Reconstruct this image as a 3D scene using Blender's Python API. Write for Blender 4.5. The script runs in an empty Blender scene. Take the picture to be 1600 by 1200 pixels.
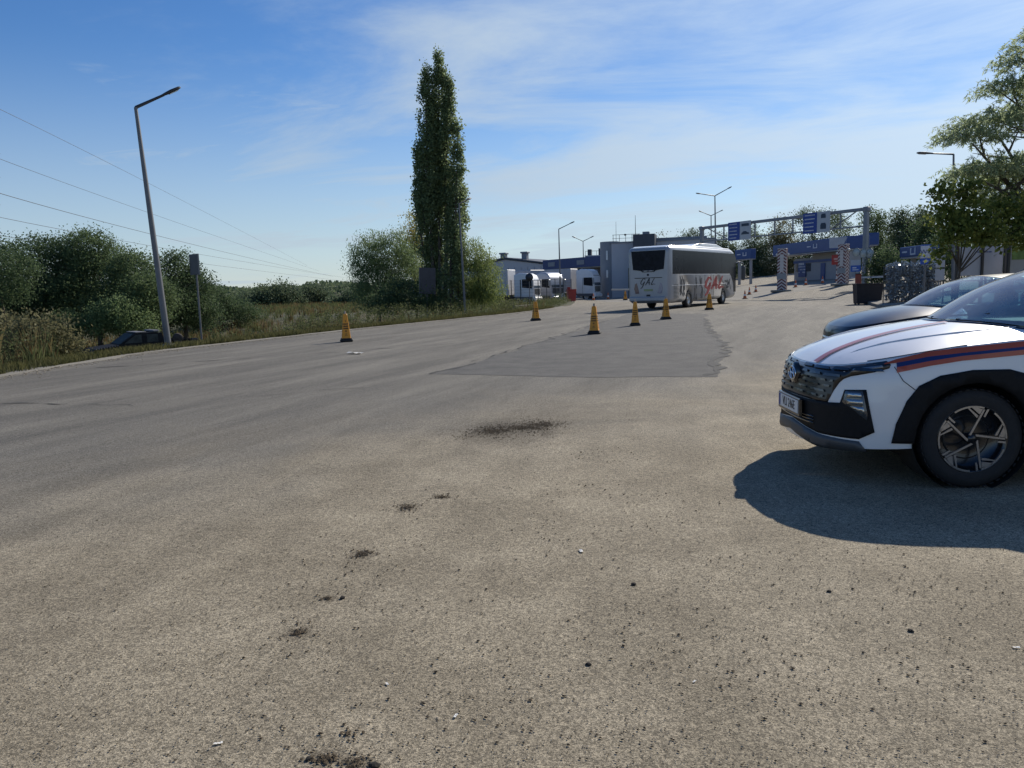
import bpy, bmesh, math, random
import numpy as np
from mathutils import Vector, Matrix, Quaternion
random.seed(7); RNG = np.random.default_rng(11)
SC = bpy.context.scene
COL = SC.collection
R = math.radians
# ---------------------------------------------------------------- camera
F_PX, CAM_H, PITCH, ROLL = 1180.0, 1.55, math.atan(150/1180.0), R(1.72)
cam_d = bpy.data.cameras.new('camera'); cam = bpy.data.objects.new('camera', cam_d); COL.objects.link(cam)
cam_d.sensor_width = 36.0; cam_d.lens = 36.0*F_PX/1600.0; cam_d.clip_end = 4000; cam_d.clip_start = 0.05
cam.matrix_world = Matrix.Translation((0, 0, CAM_H)) @ Matrix.Rotation(math.pi/2-PITCH, 4, 'X') @ Matrix.Rotation(-ROLL, 4, 'Z')
SC.camera = cam
# ---------------------------------------------------------------- sky, sun, exposure
SUN_AZ, SUN_EL = R(38.0), R(34.0)          # azimuth clockwise from +Y
world = bpy.data.worlds.new('World'); SC.world = world; world.use_nodes = True
wn, wl = world.node_tree.nodes, world.node_tree.links
wn.clear()
def WN(t, **kw):
    n = wn.new(t)
    for k, v in kw.items(): setattr(n, k, v)
    return n
def wmath(op, a, b=None, c=None, clamp=False):
    n = WN('ShaderNodeMath', operation=op, use_clamp=clamp)
    for i, v in enumerate((a, b, c)):
        if v is None: continue
        if hasattr(v, 'is_linked') or hasattr(v, 'links'): wl.new(v, n.inputs[i])
        else: n.inputs[i].default_value = v
    return n.outputs[0]
sky = WN('ShaderNodeTexSky', sky_type='NISHITA', sun_disc=False, sun_elevation=SUN_EL, sun_rotation=SUN_AZ, altitude=100, air_density=1.0, dust_density=0.08, ozone_density=4.0)
tc = WN('ShaderNodeTexCoord')
sep = WN('ShaderNodeSeparateXYZ'); wl.new(tc.outputs['Generated'], sep.inputs[0])
zc = wmath('MAXIMUM', sep.outputs[2], 0.0)
den = wmath('ADD', zc, 0.10)
px = wmath('DIVIDE', sep.outputs[0], den); py = wmath('DIVIDE', sep.outputs[1], den)
def cloud_layer(rot, sx, sy, ox, oy, scale, detail, rough, dist):
    comb = WN('ShaderNodeCombineXYZ'); wl.new(px, comb.inputs[0]); wl.new(py, comb.inputs[1])
    mp = WN('ShaderNodeMapping', vector_type='TEXTURE'); mp.inputs['Rotation'].default_value = (0, 0, R(rot)); mp.inputs['Scale'].default_value = (1/sx, 1/sy, 1); mp.inputs['Location'].default_value = (ox, oy, 0)
    wl.new(comb.outputs[0], mp.inputs[0])
    nz = WN('ShaderNodeTexNoise'); nz.inputs['Scale'].default_value = scale; nz.inputs['Detail'].default_value = detail; nz.inputs['Roughness'].default_value = rough; nz.inputs['Distortion'].default_value = dist
    wl.new(mp.outputs[0], nz.inputs['Vector'])
    return nz.outputs['Fac']
big = cloud_layer(0, 1, 1, 10.1, 1.7, 0.45, 3, 0.5, 0.2)          # where the veil lies
streak = cloud_layer(164, 0.62, 1.15, 14.3, 4.2, 1.15, 11, 0.63, 0.5)    # combed-out cirrus
fleck = cloud_layer(172, 0.6, 1.3, 5.3, 2.1, 1.5, 9, 0.62, 0.8)
# the veil thickens towards the sunward side of the sky
lean = wmath('ADD', wmath('MULTIPLY', sep.outputs[0], 0.42), wmath('ADD', wmath('MULTIPLY', zc, -1.12), 0.345))
a1 = wmath('ADD', wmath('ADD', wmath('MULTIPLY', big, 1.1), wmath('MULTIPLY', streak, 1.15)), lean)
veil = WN('ShaderNodeMapRange', interpolation_type='SMOOTHSTEP'); wl.new(a1, veil.inputs[0])
veil.inputs[1].default_value = 0.98; veil.inputs[2].default_value = 1.58; veil.inputs[3].default_value = 0.0; veil.inputs[4].default_value = 0.86
a2 = wmath('ADD', wmath('ADD', wmath('MULTIPLY', fleck, 1.0), wmath('MULTIPLY', big, 0.35)), wmath('ADD', wmath('MULTIPLY', zc, -0.9), 0.18))
fl = WN('ShaderNodeMapRange', interpolation_type='SMOOTHSTEP'); wl.new(a2, fl.inputs[0])
fl.inputs[1].default_value = 0.76; fl.inputs[2].default_value = 1.0; fl.inputs[3].default_value = 0.0; fl.inputs[4].default_value = 0.7
dens = wmath('MAXIMUM', veil.outputs[0], fl.outputs[0])
# low haze band all round the horizon
hz = WN('ShaderNodeMapRange', interpolation_type='SMOOTHSTEP'); wl.new(zc, hz.inputs[0])
hz.inputs[1].default_value = 0.0; hz.inputs[2].default_value = 0.30; hz.inputs[3].default_value = 0.66; hz.inputs[4].default_value = 0.0
dens2 = wmath('MAXIMUM', dens, hz.outputs[0])
# cloud brightness: sunlit ice scatters forward, brighter near the sun
sd = WN('ShaderNodeVectorMath', operation='DOT_PRODUCT'); wl.new(tc.outputs['Generated'], sd.inputs[0])
sd.inputs[1].default_value = (math.sin(SUN_AZ)*math.cos(SUN_EL), math.cos(SUN_AZ)*math.cos(SUN_EL), math.sin(SUN_EL))
fwd = wmath('POWER', wmath('MAXIMUM', sd.outputs['Value'], 0.0), 7.0)
cb = wmath('ADD', wmath('MULTIPLY', fwd, 4.6), 6.0)
cc = WN('ShaderNodeMix', data_type='RGBA', blend_type='MULTIPLY'); cc.inputs[0].default_value = 1.0
cc.inputs[6].default_value = (0.80, 0.96, 1.12, 1); wl.new(cb, cc.inputs[7])
mx = WN('ShaderNodeMix', data_type='RGBA'); wl.new(dens2, mx.inputs[0])
hsv = WN('ShaderNodeHueSaturation'); hsv.inputs['Saturation'].default_value = 1.22; hsv.inputs['Hue'].default_value = 0.508; hsv.inputs['Value'].default_value = 1.10; wl.new(sky.outputs[0], hsv.inputs['Color']); wl.new(hsv.outputs[0], mx.inputs[6]); wl.new(cc.outputs[2], mx.inputs[7])
bg = WN('ShaderNodeBackground'); wl.new(mx.outputs[2], bg.inputs[0]); bg.inputs[1].default_value = 0.10
wo = WN('ShaderNodeOutputWorld'); wl.new(bg.outputs[0], wo.inputs[0])
sun_d = bpy.data.lights.new('sun', 'SUN'); sun = bpy.data.objects.new('sun', sun_d); COL.objects.link(sun)
sun_d.energy = 5.0; sun_d.angle = R(0.53); sun_d.color = (1.0, 0.93, 0.82)
sdir = Vector((math.sin(SUN_AZ)*math.cos(SUN_EL), math.cos(SUN_AZ)*math.cos(SUN_EL), math.sin(SUN_EL)))
sun.rotation_euler = sdir.to_track_quat('Z', 'Y').to_euler(); sun.location = (30, 40, 40)
vs = SC.view_settings; vs.view_transform = 'Standard'; vs.look = 'None'; vs.exposure = 0.0; vs.gamma = 1.0; vs.use_curve_mapping = False
SC.cycles.max_bounces = 8; SC.cycles.transparent_max_bounces = 16
# ---------------------------------------------------------------- survey helper: sight line of a photo pixel met at forward distance Y (metres)
_f = Vector((0, math.cos(PITCH), -math.sin(PITCH))); _r0 = Vector((1, 0, 0)); _u0 = _r0.cross(_f)
_r = _r0*math.cos(-ROLL)+_u0*math.sin(-ROLL); _u = -_r0*math.sin(-ROLL)+_u0*math.cos(-ROLL)
def at(x, y, Y):
    d = _f+_r*((x-800)/F_PX)+_u*((600-y)/F_PX)
    return Vector((0, 0, CAM_H))+d*(Y/d.y)
def lerp(a, b, t): return a+(b-a)*t
def sstep(a, b, x):
    t = min(1, max(0, (x-a)/(b-a))); return t*t*(3-2*t)
def plin(x, pts):
    if x <= pts[0][0]: return pts[0][1]
    for (a, b), (c, d) in zip(pts, pts[1:]):
        if x <= c: return b+(d-b)*(x-a)/(c-a)
    return pts[-1][1]
# ---------------------------------------------------------------- materials
MATS = {}
def mat(name, col, rough=0.6, metal=0.0, var=0.08, scale=3.0, bump=0.0, bscale=40.0, coat=0.0, spec=0.5, detail=5.0, col2=None):
    if name in MATS: return MATS[name]
    m = bpy.data.materials.new(name); m.use_nodes = True; MATS[name] = m
    nt = m.node_tree; b = nt.nodes['Principled BSDF']
    b.inputs['Roughness'].default_value = rough; b.inputs['Metallic'].default_value = metal
    b.inputs['Coat Weight'].default_value = coat; b.inputs['Coat Roughness'].default_value = 0.03
    b.inputs['Specular IOR Level'].default_value = spec
    t = nt.nodes.new('ShaderNodeTexCoord'); n = nt.nodes.new('ShaderNodeTexNoise'); n.inputs['Scale'].default_value = scale; n.inputs['Detail'].default_value = detail; n.inputs['Roughness'].default_value = 0.65
    nt.links.new(t.outputs['Object'], n.inputs['Vector'])
    r = nt.nodes.new('ShaderNodeValToRGB'); nt.links.new(n.outputs['Fac'], r.inputs[0])
    c = Vector(col[:3]); d = Vector(col2) if col2 else c*(1+var)
    lo = c*(1-var) if not col2 else c
    r.color_ramp.elements[0].position = 0.32; r.color_ramp.elements[1].position = 0.68
    r.color_ramp.elements[0].color = (*lo, 1); r.color_ramp.elements[1].color = (*d, 1)
    nt.links.new(r.outputs[0], b.inputs['Base Color'])
    if bump:
        n2 = nt.nodes.new('ShaderNodeTexNoise'); n2.inputs['Scale'].default_value = bscale; n2.inputs['Detail'].default_value = 4
        nt.links.new(t.outputs['Object'], n2.inputs['Vector'])
        bp = nt.nodes.new('ShaderNodeBump'); bp.inputs['Strength'].default_value = bump; bp.inputs['Distance'].default_value = 0.02
        nt.links.new(n2.outputs['Fac'], bp.inputs['Height']); nt.links.new(bp.outputs[0], b.inputs['Normal'])
    return m
def leaf_mat(name, c1, c2, trans=0.45, rough=0.62):
    if name in MATS: return MATS[name]
    m = bpy.data.materials.new(name); m.use_nodes = True; MATS[name] = m
    nt = m.node_tree; nt.nodes.clear(); N = nt.nodes.new; L = nt.links.new
    g = N('ShaderNodeNewGeometry'); r = N('ShaderNodeValToRGB'); L(g.outputs['Random Per Island'], r.inputs[0])
    r.color_ramp.elements[0].color = (*c1, 1); r.color_ramp.elements[1].color = (*c2, 1)
    p = N('ShaderNodeBsdfPrincipled'); p.inputs['Roughness'].default_value = rough; p.inputs['Specular IOR Level'].default_value = 0.15; L(r.outputs[0], p.inputs['Base Color'])
    hs = N('ShaderNodeHueSaturation'); hs.inputs['Hue'].default_value = 0.492; hs.inputs['Saturation'].default_value = 0.95; hs.inputs['Value'].default_value = 1.4; L(r.outputs[0], hs.inputs['Color'])
    t = N('ShaderNodeBsdfTranslucent'); L(hs.outputs[0], t.inputs[0])
    x = N('ShaderNodeMixShader'); x.inputs[0].default_value = trans; L(p.outputs[0], x.inputs[1]); L(t.outputs[0], x.inputs[2])
    o = N('ShaderNodeOutputMaterial'); L(x.outputs[0], o.inputs[0])
    return m
def glass_mat(name, tint, gloss_rough=0.02, through=0.6, ior=1.5, dust_veil=0.04):
    if name in MATS: return MATS[name]
    m = bpy.data.materials.new(name); m.use_nodes = True; MATS[name] = m
    nt = m.node_tree; nt.nodes.clear(); N = nt.nodes.new; L = nt.links.new
    fr = N('ShaderNodeFresnel'); fr.inputs[0].default_value = ior
    tr = N('ShaderNodeBsdfTransparent'); tr.inputs[0].default_value = (tint[0]*through, tint[1]*through, tint[2]*through, 1)
    gl = N('ShaderNodeBsdfGlossy'); gl.inputs['Roughness'].default_value = gloss_rough; gl.inputs[0].default_value = (1, 1, 1, 1)
    x = N('ShaderNodeMixShader'); L(fr.outputs[0], x.inputs[0]); L(tr.outputs[0], x.inputs[1]); L(gl.outputs[0], x.inputs[2])
    df = N('ShaderNodeBsdfDiffuse'); df.inputs[0].default_value = (0.62, 0.62, 0.60, 1)                    # pale veil mixed in to brighten the pane like reflected sky
    tcx = N('ShaderNodeTexCoord'); nz_ = N('ShaderNodeTexNoise'); nz_.inputs['Scale'].default_value = 3.0; nz_.inputs['Detail'].default_value = 6; L(tcx.outputs['Object'], nz_.inputs['Vector'])
    mr_ = N('ShaderNodeMapRange'); L(nz_.outputs['Fac'], mr_.inputs[0]); mr_.inputs[1].default_value = 0.3; mr_.inputs[2].default_value = 0.7; mr_.inputs[3].default_value = dust_veil*0.6; mr_.inputs[4].default_value = dust_veil*1.4
    y = N('ShaderNodeMixShader'); L(mr_.outputs[0], y.inputs[0]); L(x.outputs[0], y.inputs[1]); L(df.outputs[0], y.inputs[2])
    o = N('ShaderNodeOutputMaterial'); L(y.outputs[0], o.inputs[0])
    return m
# ---------------------------------------------------------------- mesh builders
class MB:
    def __init__(s): s.v = []; s.f = []; s.sm = []
    def add(s, vs, fs, smooth=False):
        o = len(s.v); s.v += [tuple(p) for p in vs]; s.f += [tuple(i+o for i in f) for f in fs]; s.sm += [smooth]*len(fs); return s
    def box(s, c, d, rz=0.0, bev=0.0, M=None):
        hx, hy, hz = d[0]/2, d[1]/2, d[2]/2
        if bev:
            b = min(bev, hx*.9, hy*.9, hz*.9); V = []; 
            for z, i in ((-hz, b), (-hz+b, 0), (hz-b, 0), (hz, b)):
                for x, y in ((-hx+i, -hy+i+b*(i == 0)), (-hx+i+b*(i == 0), -hy+i), (hx-i-b*(i == 0), -hy+i), (hx-i, -hy+i+b*(i == 0)), (hx-i, hy-i-b*(i == 0)), (hx-i-b*(i == 0), hy-i), (-hx+i+b*(i == 0), hy-i), (-hx+i, hy-i-b*(i == 0))): V.append(Vector((x, y, z)))
            Fc = [tuple(range(7, -1, -1)), tuple(range(24, 32))]
            for k in range(3):
                for j in range(8): Fc.append((k*8+j, k*8+(j+1) % 8, k*8+8+(j+1) % 8, k*8+8+j))
        else:
            V = [Vector((x, y, z)) for z in (-hz, hz) for x, y in ((-hx, -hy), (hx, -hy), (hx, hy), (-hx, hy))]
            Fc = [(3, 2, 1, 0), (4, 5, 6, 7), (0, 1, 5, 4), (1, 2, 6, 5), (2, 3, 7, 6), (3, 0, 4, 7)]
        rm = M if M is not None else Matrix.Rotation(rz, 3, 'Z')
        return s.add([rm @ p+Vector(c) for p in V], Fc)
    def cyl(s, a, b, r0, r1=None, n=12, cap=True, smooth=True):
        a, b = Vector(a), Vector(b); r1 = r0 if r1 is None else r1
        z = (b-a).normalized(); x = z.orthogonal().normalized(); y = z.cross(x)
        V = []
        for p, r in ((a, r0), (b, r1)):
            for k in range(n):
                t = 2*math.pi*k/n; V.append(p+x*(r*math.cos(t))+y*(r*math.sin(t)))
        s.add(V, [(k, (k+1) % n, n+(k+1) % n, n+k) for k in range(n)], smooth)
        if cap: s.add(V, [tuple(range(n-1, -1, -1)), tuple(range(n, 2*n))])
        return s
    def tube(s, P, r, n=8, cap=True):
        P = [Vector(p) for p in P]; V = []; rr = r if hasattr(r, '__len__') else [r]*len(P)
        x = None
        for i, p in enumerate(P):
            d = ((P[i+1] if i+1 < len(P) else p)-(P[i-1] if i else p)).normalized()
            x = d.orthogonal().normalized() if x is None else (x-d*x.dot(d)).normalized()
            y = d.cross(x)
            for k in range(n):
                t = 2*math.pi*k/n; V.append(p+x*(rr[i]*math.cos(t))+y*(rr[i]*math.sin(t)))
        Fc = [(i*n+k, i*n+(k+1) % n, (i+1)*n+(k+1) % n, (i+1)*n+k) for i in range(len(P)-1) for k in range(n)]
        s.add(V, Fc, True)
        if cap: s.add(V, [tuple(range(n-1, -1, -1)), tuple(range((len(P)-1)*n, len(P)*n))])
        return s
    def prism(s, poly, axis, lo, hi):       # poly in the plane of the two other axes
        n = len(poly)
        def P(a, b, c): return {'x': (c, a, b), 'y': (a, c, b), 'z': (a, b, c)}[axis]
        V = [P(a, b, lo) for a, b in poly]+[P(a, b, hi) for a, b in poly]
        return s.add(V, [tuple(range(n-1, -1, -1)), tuple(range(n, 2*n))]+[(k, (k+1) % n, n+(k+1) % n, n+k) for k in range(n)])
    def lathe(s, prof, c, axis='y', n=32, smooth=True):   # prof: (radius, along)
        V = []; c = Vector(c)
        for r, a in prof:
            for k in range(n):
                t = 2*math.pi*k/n; p, q = r*math.cos(t), r*math.sin(t)
                V.append(c+Vector({'y': (p, a, q), 'x': (a, p, q), 'z': (p, q, a)}[axis]))
        m = len(prof)
        return s.add(V, [(i*n+k, i*n+(k+1) % n, (i+1)*n+(k+1) % n, (i+1)*n+k) for i in range(m-1) for k in range(n)], smooth)
    def loft(s, secs, smooth=True, cap=True):      # equal-length closed rings
        n = len(secs[0]); V = [p for q in secs for p in q]
        s.add(V, [(i*n+k, i*n+(k+1) % n, (i+1)*n+(k+1) % n, (i+1)*n+k) for i in range(len(secs)-1) for k in range(n)], smooth)
        if cap: s.add(V, [tuple(range(n-1, -1, -1)), tuple(range((len(secs)-1)*n, len(secs)*n))])
        return s
    def build(s, name, m, parent=None, fix=True):
        me = bpy.data.meshes.new(name); me.from_pydata(s.v, [], s.f); me.polygons.foreach_set('use_smooth', s.sm)
        if fix:
            bm = bmesh.new(); bm.from_mesh(me); bmesh.ops.recalc_face_normals(bm, faces=bm.faces); bm.to_mesh(me); bm.free()
        return link(name, me, m, parent)
def link(name, me, m, parent=None):
    o = bpy.data.objects.new(name, me); COL.objects.link(o)
    if m is not None and len(me.materials) == 0: me.materials.append(m)
    if parent is not None: o.parent = parent
    return o
def tag(o, label=None, cat=None, group=None, kind=None):
    if label: o['label'] = label
    if cat: o['category'] = cat
    if group: o['group'] = group
    if kind: o['kind'] = kind
    return o
def thing(name, label, cat, loc=(0, 0, 0), rz=0.0, group=None):
    o = bpy.data.objects.new(name, None); COL.objects.link(o); o.location = loc; o.rotation_euler = (0, 0, rz); o.empty_display_size = 0.2
    return tag(o, label, cat, group)
def dup(root, loc=None, rz=None, label=None, parent=None):
    c = root.copy(); COL.objects.link(c)
    if parent is not None: c.parent = parent
    if loc is not None: c.location = loc
    if rz is not None: c.rotation_euler[2] = rz
    if label: c['label'] = label
    for ch in list(root.children): dup(ch, parent=c)
    return c
def rrect(x, hw, z0, z1, r, n=5, axis='x'):      # rounded rectangle ring in the plane x = const (y,z)
    P = []
    for cy, cz, a0 in ((hw-r, z1-r, 0), (-hw+r, z1-r, 90), (-hw+r, z0+r, 180), (hw-r, z0+r, 270)):
        for k in range(n+1):
            t = R(a0+90*k/n); P.append((x, cy+r*math.cos(t), cz+r*math.sin(t)))
    return P
def text_mesh(txt, size, shear=0.0, ext=0.002, sx=1.0):
    cu = bpy.data.curves.new('lettering', 'FONT'); cu.body = txt; cu.size = size; cu.shear = shear; cu.extrude = ext; cu.align_x = 'CENTER'; cu.align_y = 'CENTER'; cu.resolution_u = 2
    o = bpy.data.objects.new('lettering', cu); COL.objects.link(o)
    dg = bpy.context.evaluated_depsgraph_get(); me = bpy.data.meshes.new_from_object(o.evaluated_get(dg))
    bpy.data.objects.remove(o); bpy.data.curves.remove(cu)
    if sx != 1.0:
        for v in me.vertices: v.co.x *= sx
    return me
def cut(o, cutters):
    for c in cutters:
        md = o.modifiers.new('b', 'BOOLEAN'); md.operation = 'DIFFERENCE'; md.object = c; md.solver = 'EXACT'
    dg = bpy.context.evaluated_depsgraph_get(); me = bpy.data.meshes.new_from_object(o.evaluated_get(dg))
    o.modifiers.clear(); o.data = me
    for c in cutters: bpy.data.objects.remove(c)
def strokes(paths, width, fn, depth=0.006):
    """brush strokes as thin raised ribbons; fn maps (a,b) on a panel to a point, w tapers along the stroke"""
    mb = MB()
    for P in paths:
        P = [Vector((*p[:2], 0)) for p in P]; n = len(P); V = []
        for i, p in enumerate(P):
            d = (P[min(i+1, n-1)]-P[max(i-1, 0)]).normalized(); q = Vector((-d.y, d.x, 0)); w = width*(0.35+0.65*math.sin(math.pi*(i+0.6)/(n+0.2)))*0.5
            for sgn in (-1, 1):
                e = p+q*(w*sgn); V += [fn(e.x, e.y, 0.001), fn(e.x, e.y, depth)]
        Fc = []
        for i in range(n-1):
            a = i*4; b = a+4; Fc += [(a+1, b+1, b+3, a+3), (a, a+1, b+1, b), (a+2, b+2, b+3, a+3)]
        mb.add(V, Fc)
    return mb
def np_mesh(name, V, nper, m, parent=None, smooth=False):
    """V: (k*nper,3) vertices, every nper of them one face"""
    V = np.ascontiguousarray(V, dtype=np.float32); n = len(V); k = n//nper
    me = bpy.data.meshes.new(name); me.vertices.add(n); me.vertices.foreach_set('co', V.ravel())
    me.loops.add(n); me.loops.foreach_set('vertex_index', np.arange(n, dtype=np.int32))
    me.polygons.add(k); me.polygons.foreach_set('loop_start', np.arange(0, n, nper, dtype=np.int32))
    me.update(calc_edges=True); me.validate()
    return link(name, me, m, parent)
# ---------------------------------------------------------------- the lie of the land
EDGE = [(-40, -11.3), (10, -11.1), (16.1, -10.96), (21, -10.75), (22.8, -10.34), (31.7, -6.87), (39.3, -3.2), (45.4, -0.26), (52, 2.35), (62, 5.0), (76, 6.6), (83, -12.0), (150, -14.0)]
def edge_x(y): return plin(y, EDGE)
def lot_z(x): return 0.0 if x < 21 else min(0.09*(x-21), 3.2)
def land_z(x, y):
    d = edge_x(y)-x
    if d < 0: return lot_z(x)
    dep = -1.2*(1-sstep(52, 70, y))-0.25*sstep(52, 70, y)
    z = dep*sstep(0.9, 5.5, d)-0.55*sstep(6, 12, d)*(1-sstep(45, 75, y))
    z += 0.10*math.sin(x*0.31+1.0)*math.sin(y*0.23)*sstep(4, 12, d)
    far = max(0.0, y-150); z += far*far*0.000035 if y < 600 else 450*450*0.000035
    return z
def ground_mat():
    m = bpy.data.materials.new('field_soil'); m.use_nodes = True; nt = m.node_tree; N = nt.nodes.new; L = nt.links.new; b = nt.nodes['Principled BSDF']; b.inputs['Roughness'].default_value = 0.95
    t = N('ShaderNodeTexCoord'); n = N('ShaderNodeTexNoise'); n.inputs['Scale'].default_value = 0.25; n.inputs['Detail'].default_value = 8; L(t.outputs['Object'], n.inputs['Vector'])
    r = N('ShaderNodeValToRGB'); L(n.outputs['Fac'], r.inputs[0]); r.color_ramp.elements[0].position = 0.35; r.color_ramp.elements[1].position = 0.66
    r.color_ramp.elements[0].color = (0.045, 0.052, 0.018, 1); r.color_ramp.elements[1].color = (0.095, 0.08, 0.038, 1); L(r.outputs[0], b.inputs['Base Color'])
    n2 = N('ShaderNodeTexNoise'); n2.inputs['Scale'].default_value = 9; n2.inputs['Detail'].default_value = 6; L(t.outputs['Object'], n2.inputs['Vector'])
    bp = N('ShaderNodeBump'); bp.inputs['Strength'].default_value = 0.8; bp.inputs['Distance'].default_value = 0.1; L(n2.outputs['Fac'], bp.inputs['Height']); L(bp.outputs[0], b.inputs['Normal'])
    return m
def axis_steps(lo, hi, near_lo, near_hi, step, grow=1.25):
    a = list(np.arange(near_lo, near_hi+1e-6, step)); s = step
    while a[-1] < hi: s *= grow; a.append(a[-1]+s)
    s = step; pre = []
    x = near_lo
    while x > lo: s *= grow; x -= s; pre.append(x)
    return pre[::-1]+a
xs = axis_steps(-900, 900, -40, 45, 1.0); ys = axis_steps(-80, 1600, -10, 90, 1.0)
V = []; nx = len(xs)
for y in ys:
    for x in xs: V.append((x, y, land_z(x, y)-(0.06 if edge_x(y)-x < 0.15 else 0.0)))
Fc = [(j*nx+i, j*nx+i+1, (j+1)*nx+i+1, (j+1)*nx+i) for j in range(len(ys)-1) for i in range(nx-1)]
tag(MB().add(V, Fc, True).build('ground', ground_mat(), fix=False), 'dry grassy earth stretching from the tarmac to the horizon', kind='structure')

def asphalt_mat():
    """old tarmac under drifted tan dust; grit, stains, worn streaks - all albedo of the surface itself"""
    m = bpy.data.materials.new('dusty_tarmac'); m.use_nodes = True; nt = m.node_tree; N = nt.nodes.new; L = nt.links.new; b = nt.nodes['Principled BSDF']
    b.inputs['Roughness'].default_value = 0.86; b.inputs['Specular IOR Level'].default_value = 0.25
    t = N('ShaderNodeTexCoord'); sp = N('ShaderNodeSeparateXYZ'); L(t.outputs['Object'], sp.inputs[0])
    def nz(scale, det, rough=0.6, vec=None, dist=0.0):
        n = N('ShaderNodeTexNoise'); n.inputs['Scale'].default_value = scale; n.inputs['Detail'].default_value = det; n.inputs['Roughness'].default_value = rough; n.inputs['Distortion'].default_value = dist
        L(vec if vec else t.outputs['Object'], n.inputs['Vector']); return n.outputs['Fac']
    def ma(op, a, b_=None, clamp=False):
        n = N('ShaderNodeMath'); n.operation = op; n.use_clamp = clamp
        for i, v in enumerate((a, b_)):
            if v is None: continue
            if isinstance(v, (int, float)): n.inputs[i].default_value = v
            else: L(v, n.inputs[i])
        return n.outputs[0]
    def mr(v, a, c, d=0.0, e=1.0):
        n = N('ShaderNodeMapRange'); n.interpolation_type = 'SMOOTHSTEP'; L(v, n.inputs[0])
        for i, k in enumerate((a, c, d, e)): n.inputs[i+1].default_value = k
        return n.outputs[0]
    def mix(f, a, c):
        n = N('ShaderNodeMix'); n.data_type = 'RGBA'
        if isinstance(f, (int, float)): n.inputs[0].default_value = f
        else: L(f, n.inputs[0])
        for i, v in ((6, a), (7, c)):
            if isinstance(v, tuple): n.inputs[i].default_value = (*v, 1)
            else: L(v, n.inputs[i])
        return n.outputs[2]
    # dust: thick around the parked cars, thinning towards the carriageway on the left and beyond
    q = ma('ADD', ma('MULTIPLY', sp.outputs[1], -1.0), ma('MULTIPLY', sp.outputs[0], 0.75))
    q = ma('ADD', q, ma('MULTIPLY', ma('SUBTRACT', nz(0.28, 5, 0.6, None, 0.6), 0.5), 9.0))
    dust_veil = mr(q, -12.5, -5.0)
    far = mr(sp.outputs[1], 35.0, 75.0)
    dust_veil = ma('MAXIMUM', dust_veil, ma('MULTIPLY', far, 0.55))
    streak_v = N('ShaderNodeMapping'); streak_v.vector_type = 'TEXTURE'; streak_v.inputs['Rotation'].default_value = (0, 0, R(-24)); streak_v.inputs['Scale'].default_value = (0.8, 7.0, 1.0); L(t.outputs['Object'], streak_v.inputs[0])
    st = nz(0.9, 7, 0.65, streak_v.outputs[0])
    med = nz(1.1, 8, 0.7)
    tar = mix(mr(st, 0.35, 0.68), (0.128, 0.119, 0.101), (0.196, 0.181, 0.150))
    tan_ = mix(mr(med, 0.34, 0.66), (0.238, 0.200, 0.138), (0.345, 0.294, 0.208))
    col = mix(dust_veil, tar, tan_)
    trk = N('ShaderNodeMapping'); trk.vector_type = 'TEXTURE'; trk.inputs['Rotation'].default_value = (0, 0, R(-10)); trk.inputs['Scale'].default_value = (0.42, 6.0, 1.0); L(t.outputs['Object'], trk.inputs[0])
    tm_ = mr(nz(1.0, 5, 0.6, trk.outputs[0], 0.4), 0.33, 0.67, 0.93, 1.065)          # dust combed by tyres
    mt_ = N('ShaderNodeMix'); mt_.data_type = 'RGBA'; mt_.blend_type = 'MULTIPLY'; mt_.inputs[0].default_value = 1.0; L(col, mt_.inputs[6]); L(tm_, mt_.inputs[7]); col = mt_.outputs[2]
    # coarse chippings
    vo = N('ShaderNodeTexVoronoi'); vo.inputs['Scale'].default_value = 150.0; L(t.outputs['Object'], vo.inputs['Vector'])
    gr = N('ShaderNodeSeparateColor'); L(vo.outputs['Color'], gr.inputs[0])
    chip = mr(gr.outputs[0], 0.0, 1.0, 0.56, 1.40)
    g2 = nz(210, 3, 0.7); chip2 = mr(g2, 0.3, 0.7, 0.62, 1.38)
    g3 = nz(28, 6, 0.75); chip3 = mr(g3, 0.3, 0.7, 0.75, 1.25)
    mul = ma('MULTIPLY', ma('MULTIPLY', chip, chip2), chip3)
    mm = N('ShaderNodeMix'); mm.data_type = 'RGBA'; mm.blend_type = 'MULTIPLY'; mm.inputs[0].default_value = 1.0; L(col, mm.inputs[6]); L(mul, mm.inputs[7]); col = mm.outputs[2]
    # crumbs of dark soil, clustered
    cl = mr(nz(0.55, 6, 0.7, None, 1.0), 0.56, 0.70)
    vo2 = N('ShaderNodeTexVoronoi'); vo2.inputs['Scale'].default_value = 34.0; L(t.outputs['Object'], vo2.inputs['Vector'])
    spk = ma('MULTIPLY', mr(vo2.outputs['Distance'], 0.12, 0.26, 1.0, 0.0), ma('ADD', ma('MULTIPLY', cl, 0.45), 0.0))
    col = mix(spk, col, (0.055, 0.047, 0.036))
    # trodden-in manure and oil spots
    def spot(x, y, rx, ry, rot, f):
        mp = N('ShaderNodeMapping'); mp.vector_type = 'TEXTURE'; mp.inputs['Location'].default_value = (x, y, 0); mp.inputs['Rotation'].default_value = (0, 0, R(rot)); mp.inputs['Scale'].default_value = (rx, ry, 1.0)
        L(t.outputs['Object'], mp.inputs[0]); ln = N('ShaderNodeVectorMath'); ln.operation = 'LENGTH'; L(mp.outputs[0], ln.inputs[0])
        d = ma('ADD', ln.outputs['Value'], ma('MULTIPLY', ma('SUBTRACT', nz(7.0, 9, 0.85), 0.5), 1.9))
        d = ma('ADD', d, ma('MULTIPLY', ma('SUBTRACT', nz(55.0, 4, 0.8), 0.5), 2.6))
        return mr(d, 0.55, 1.15, f*0.5, 0.0)
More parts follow.
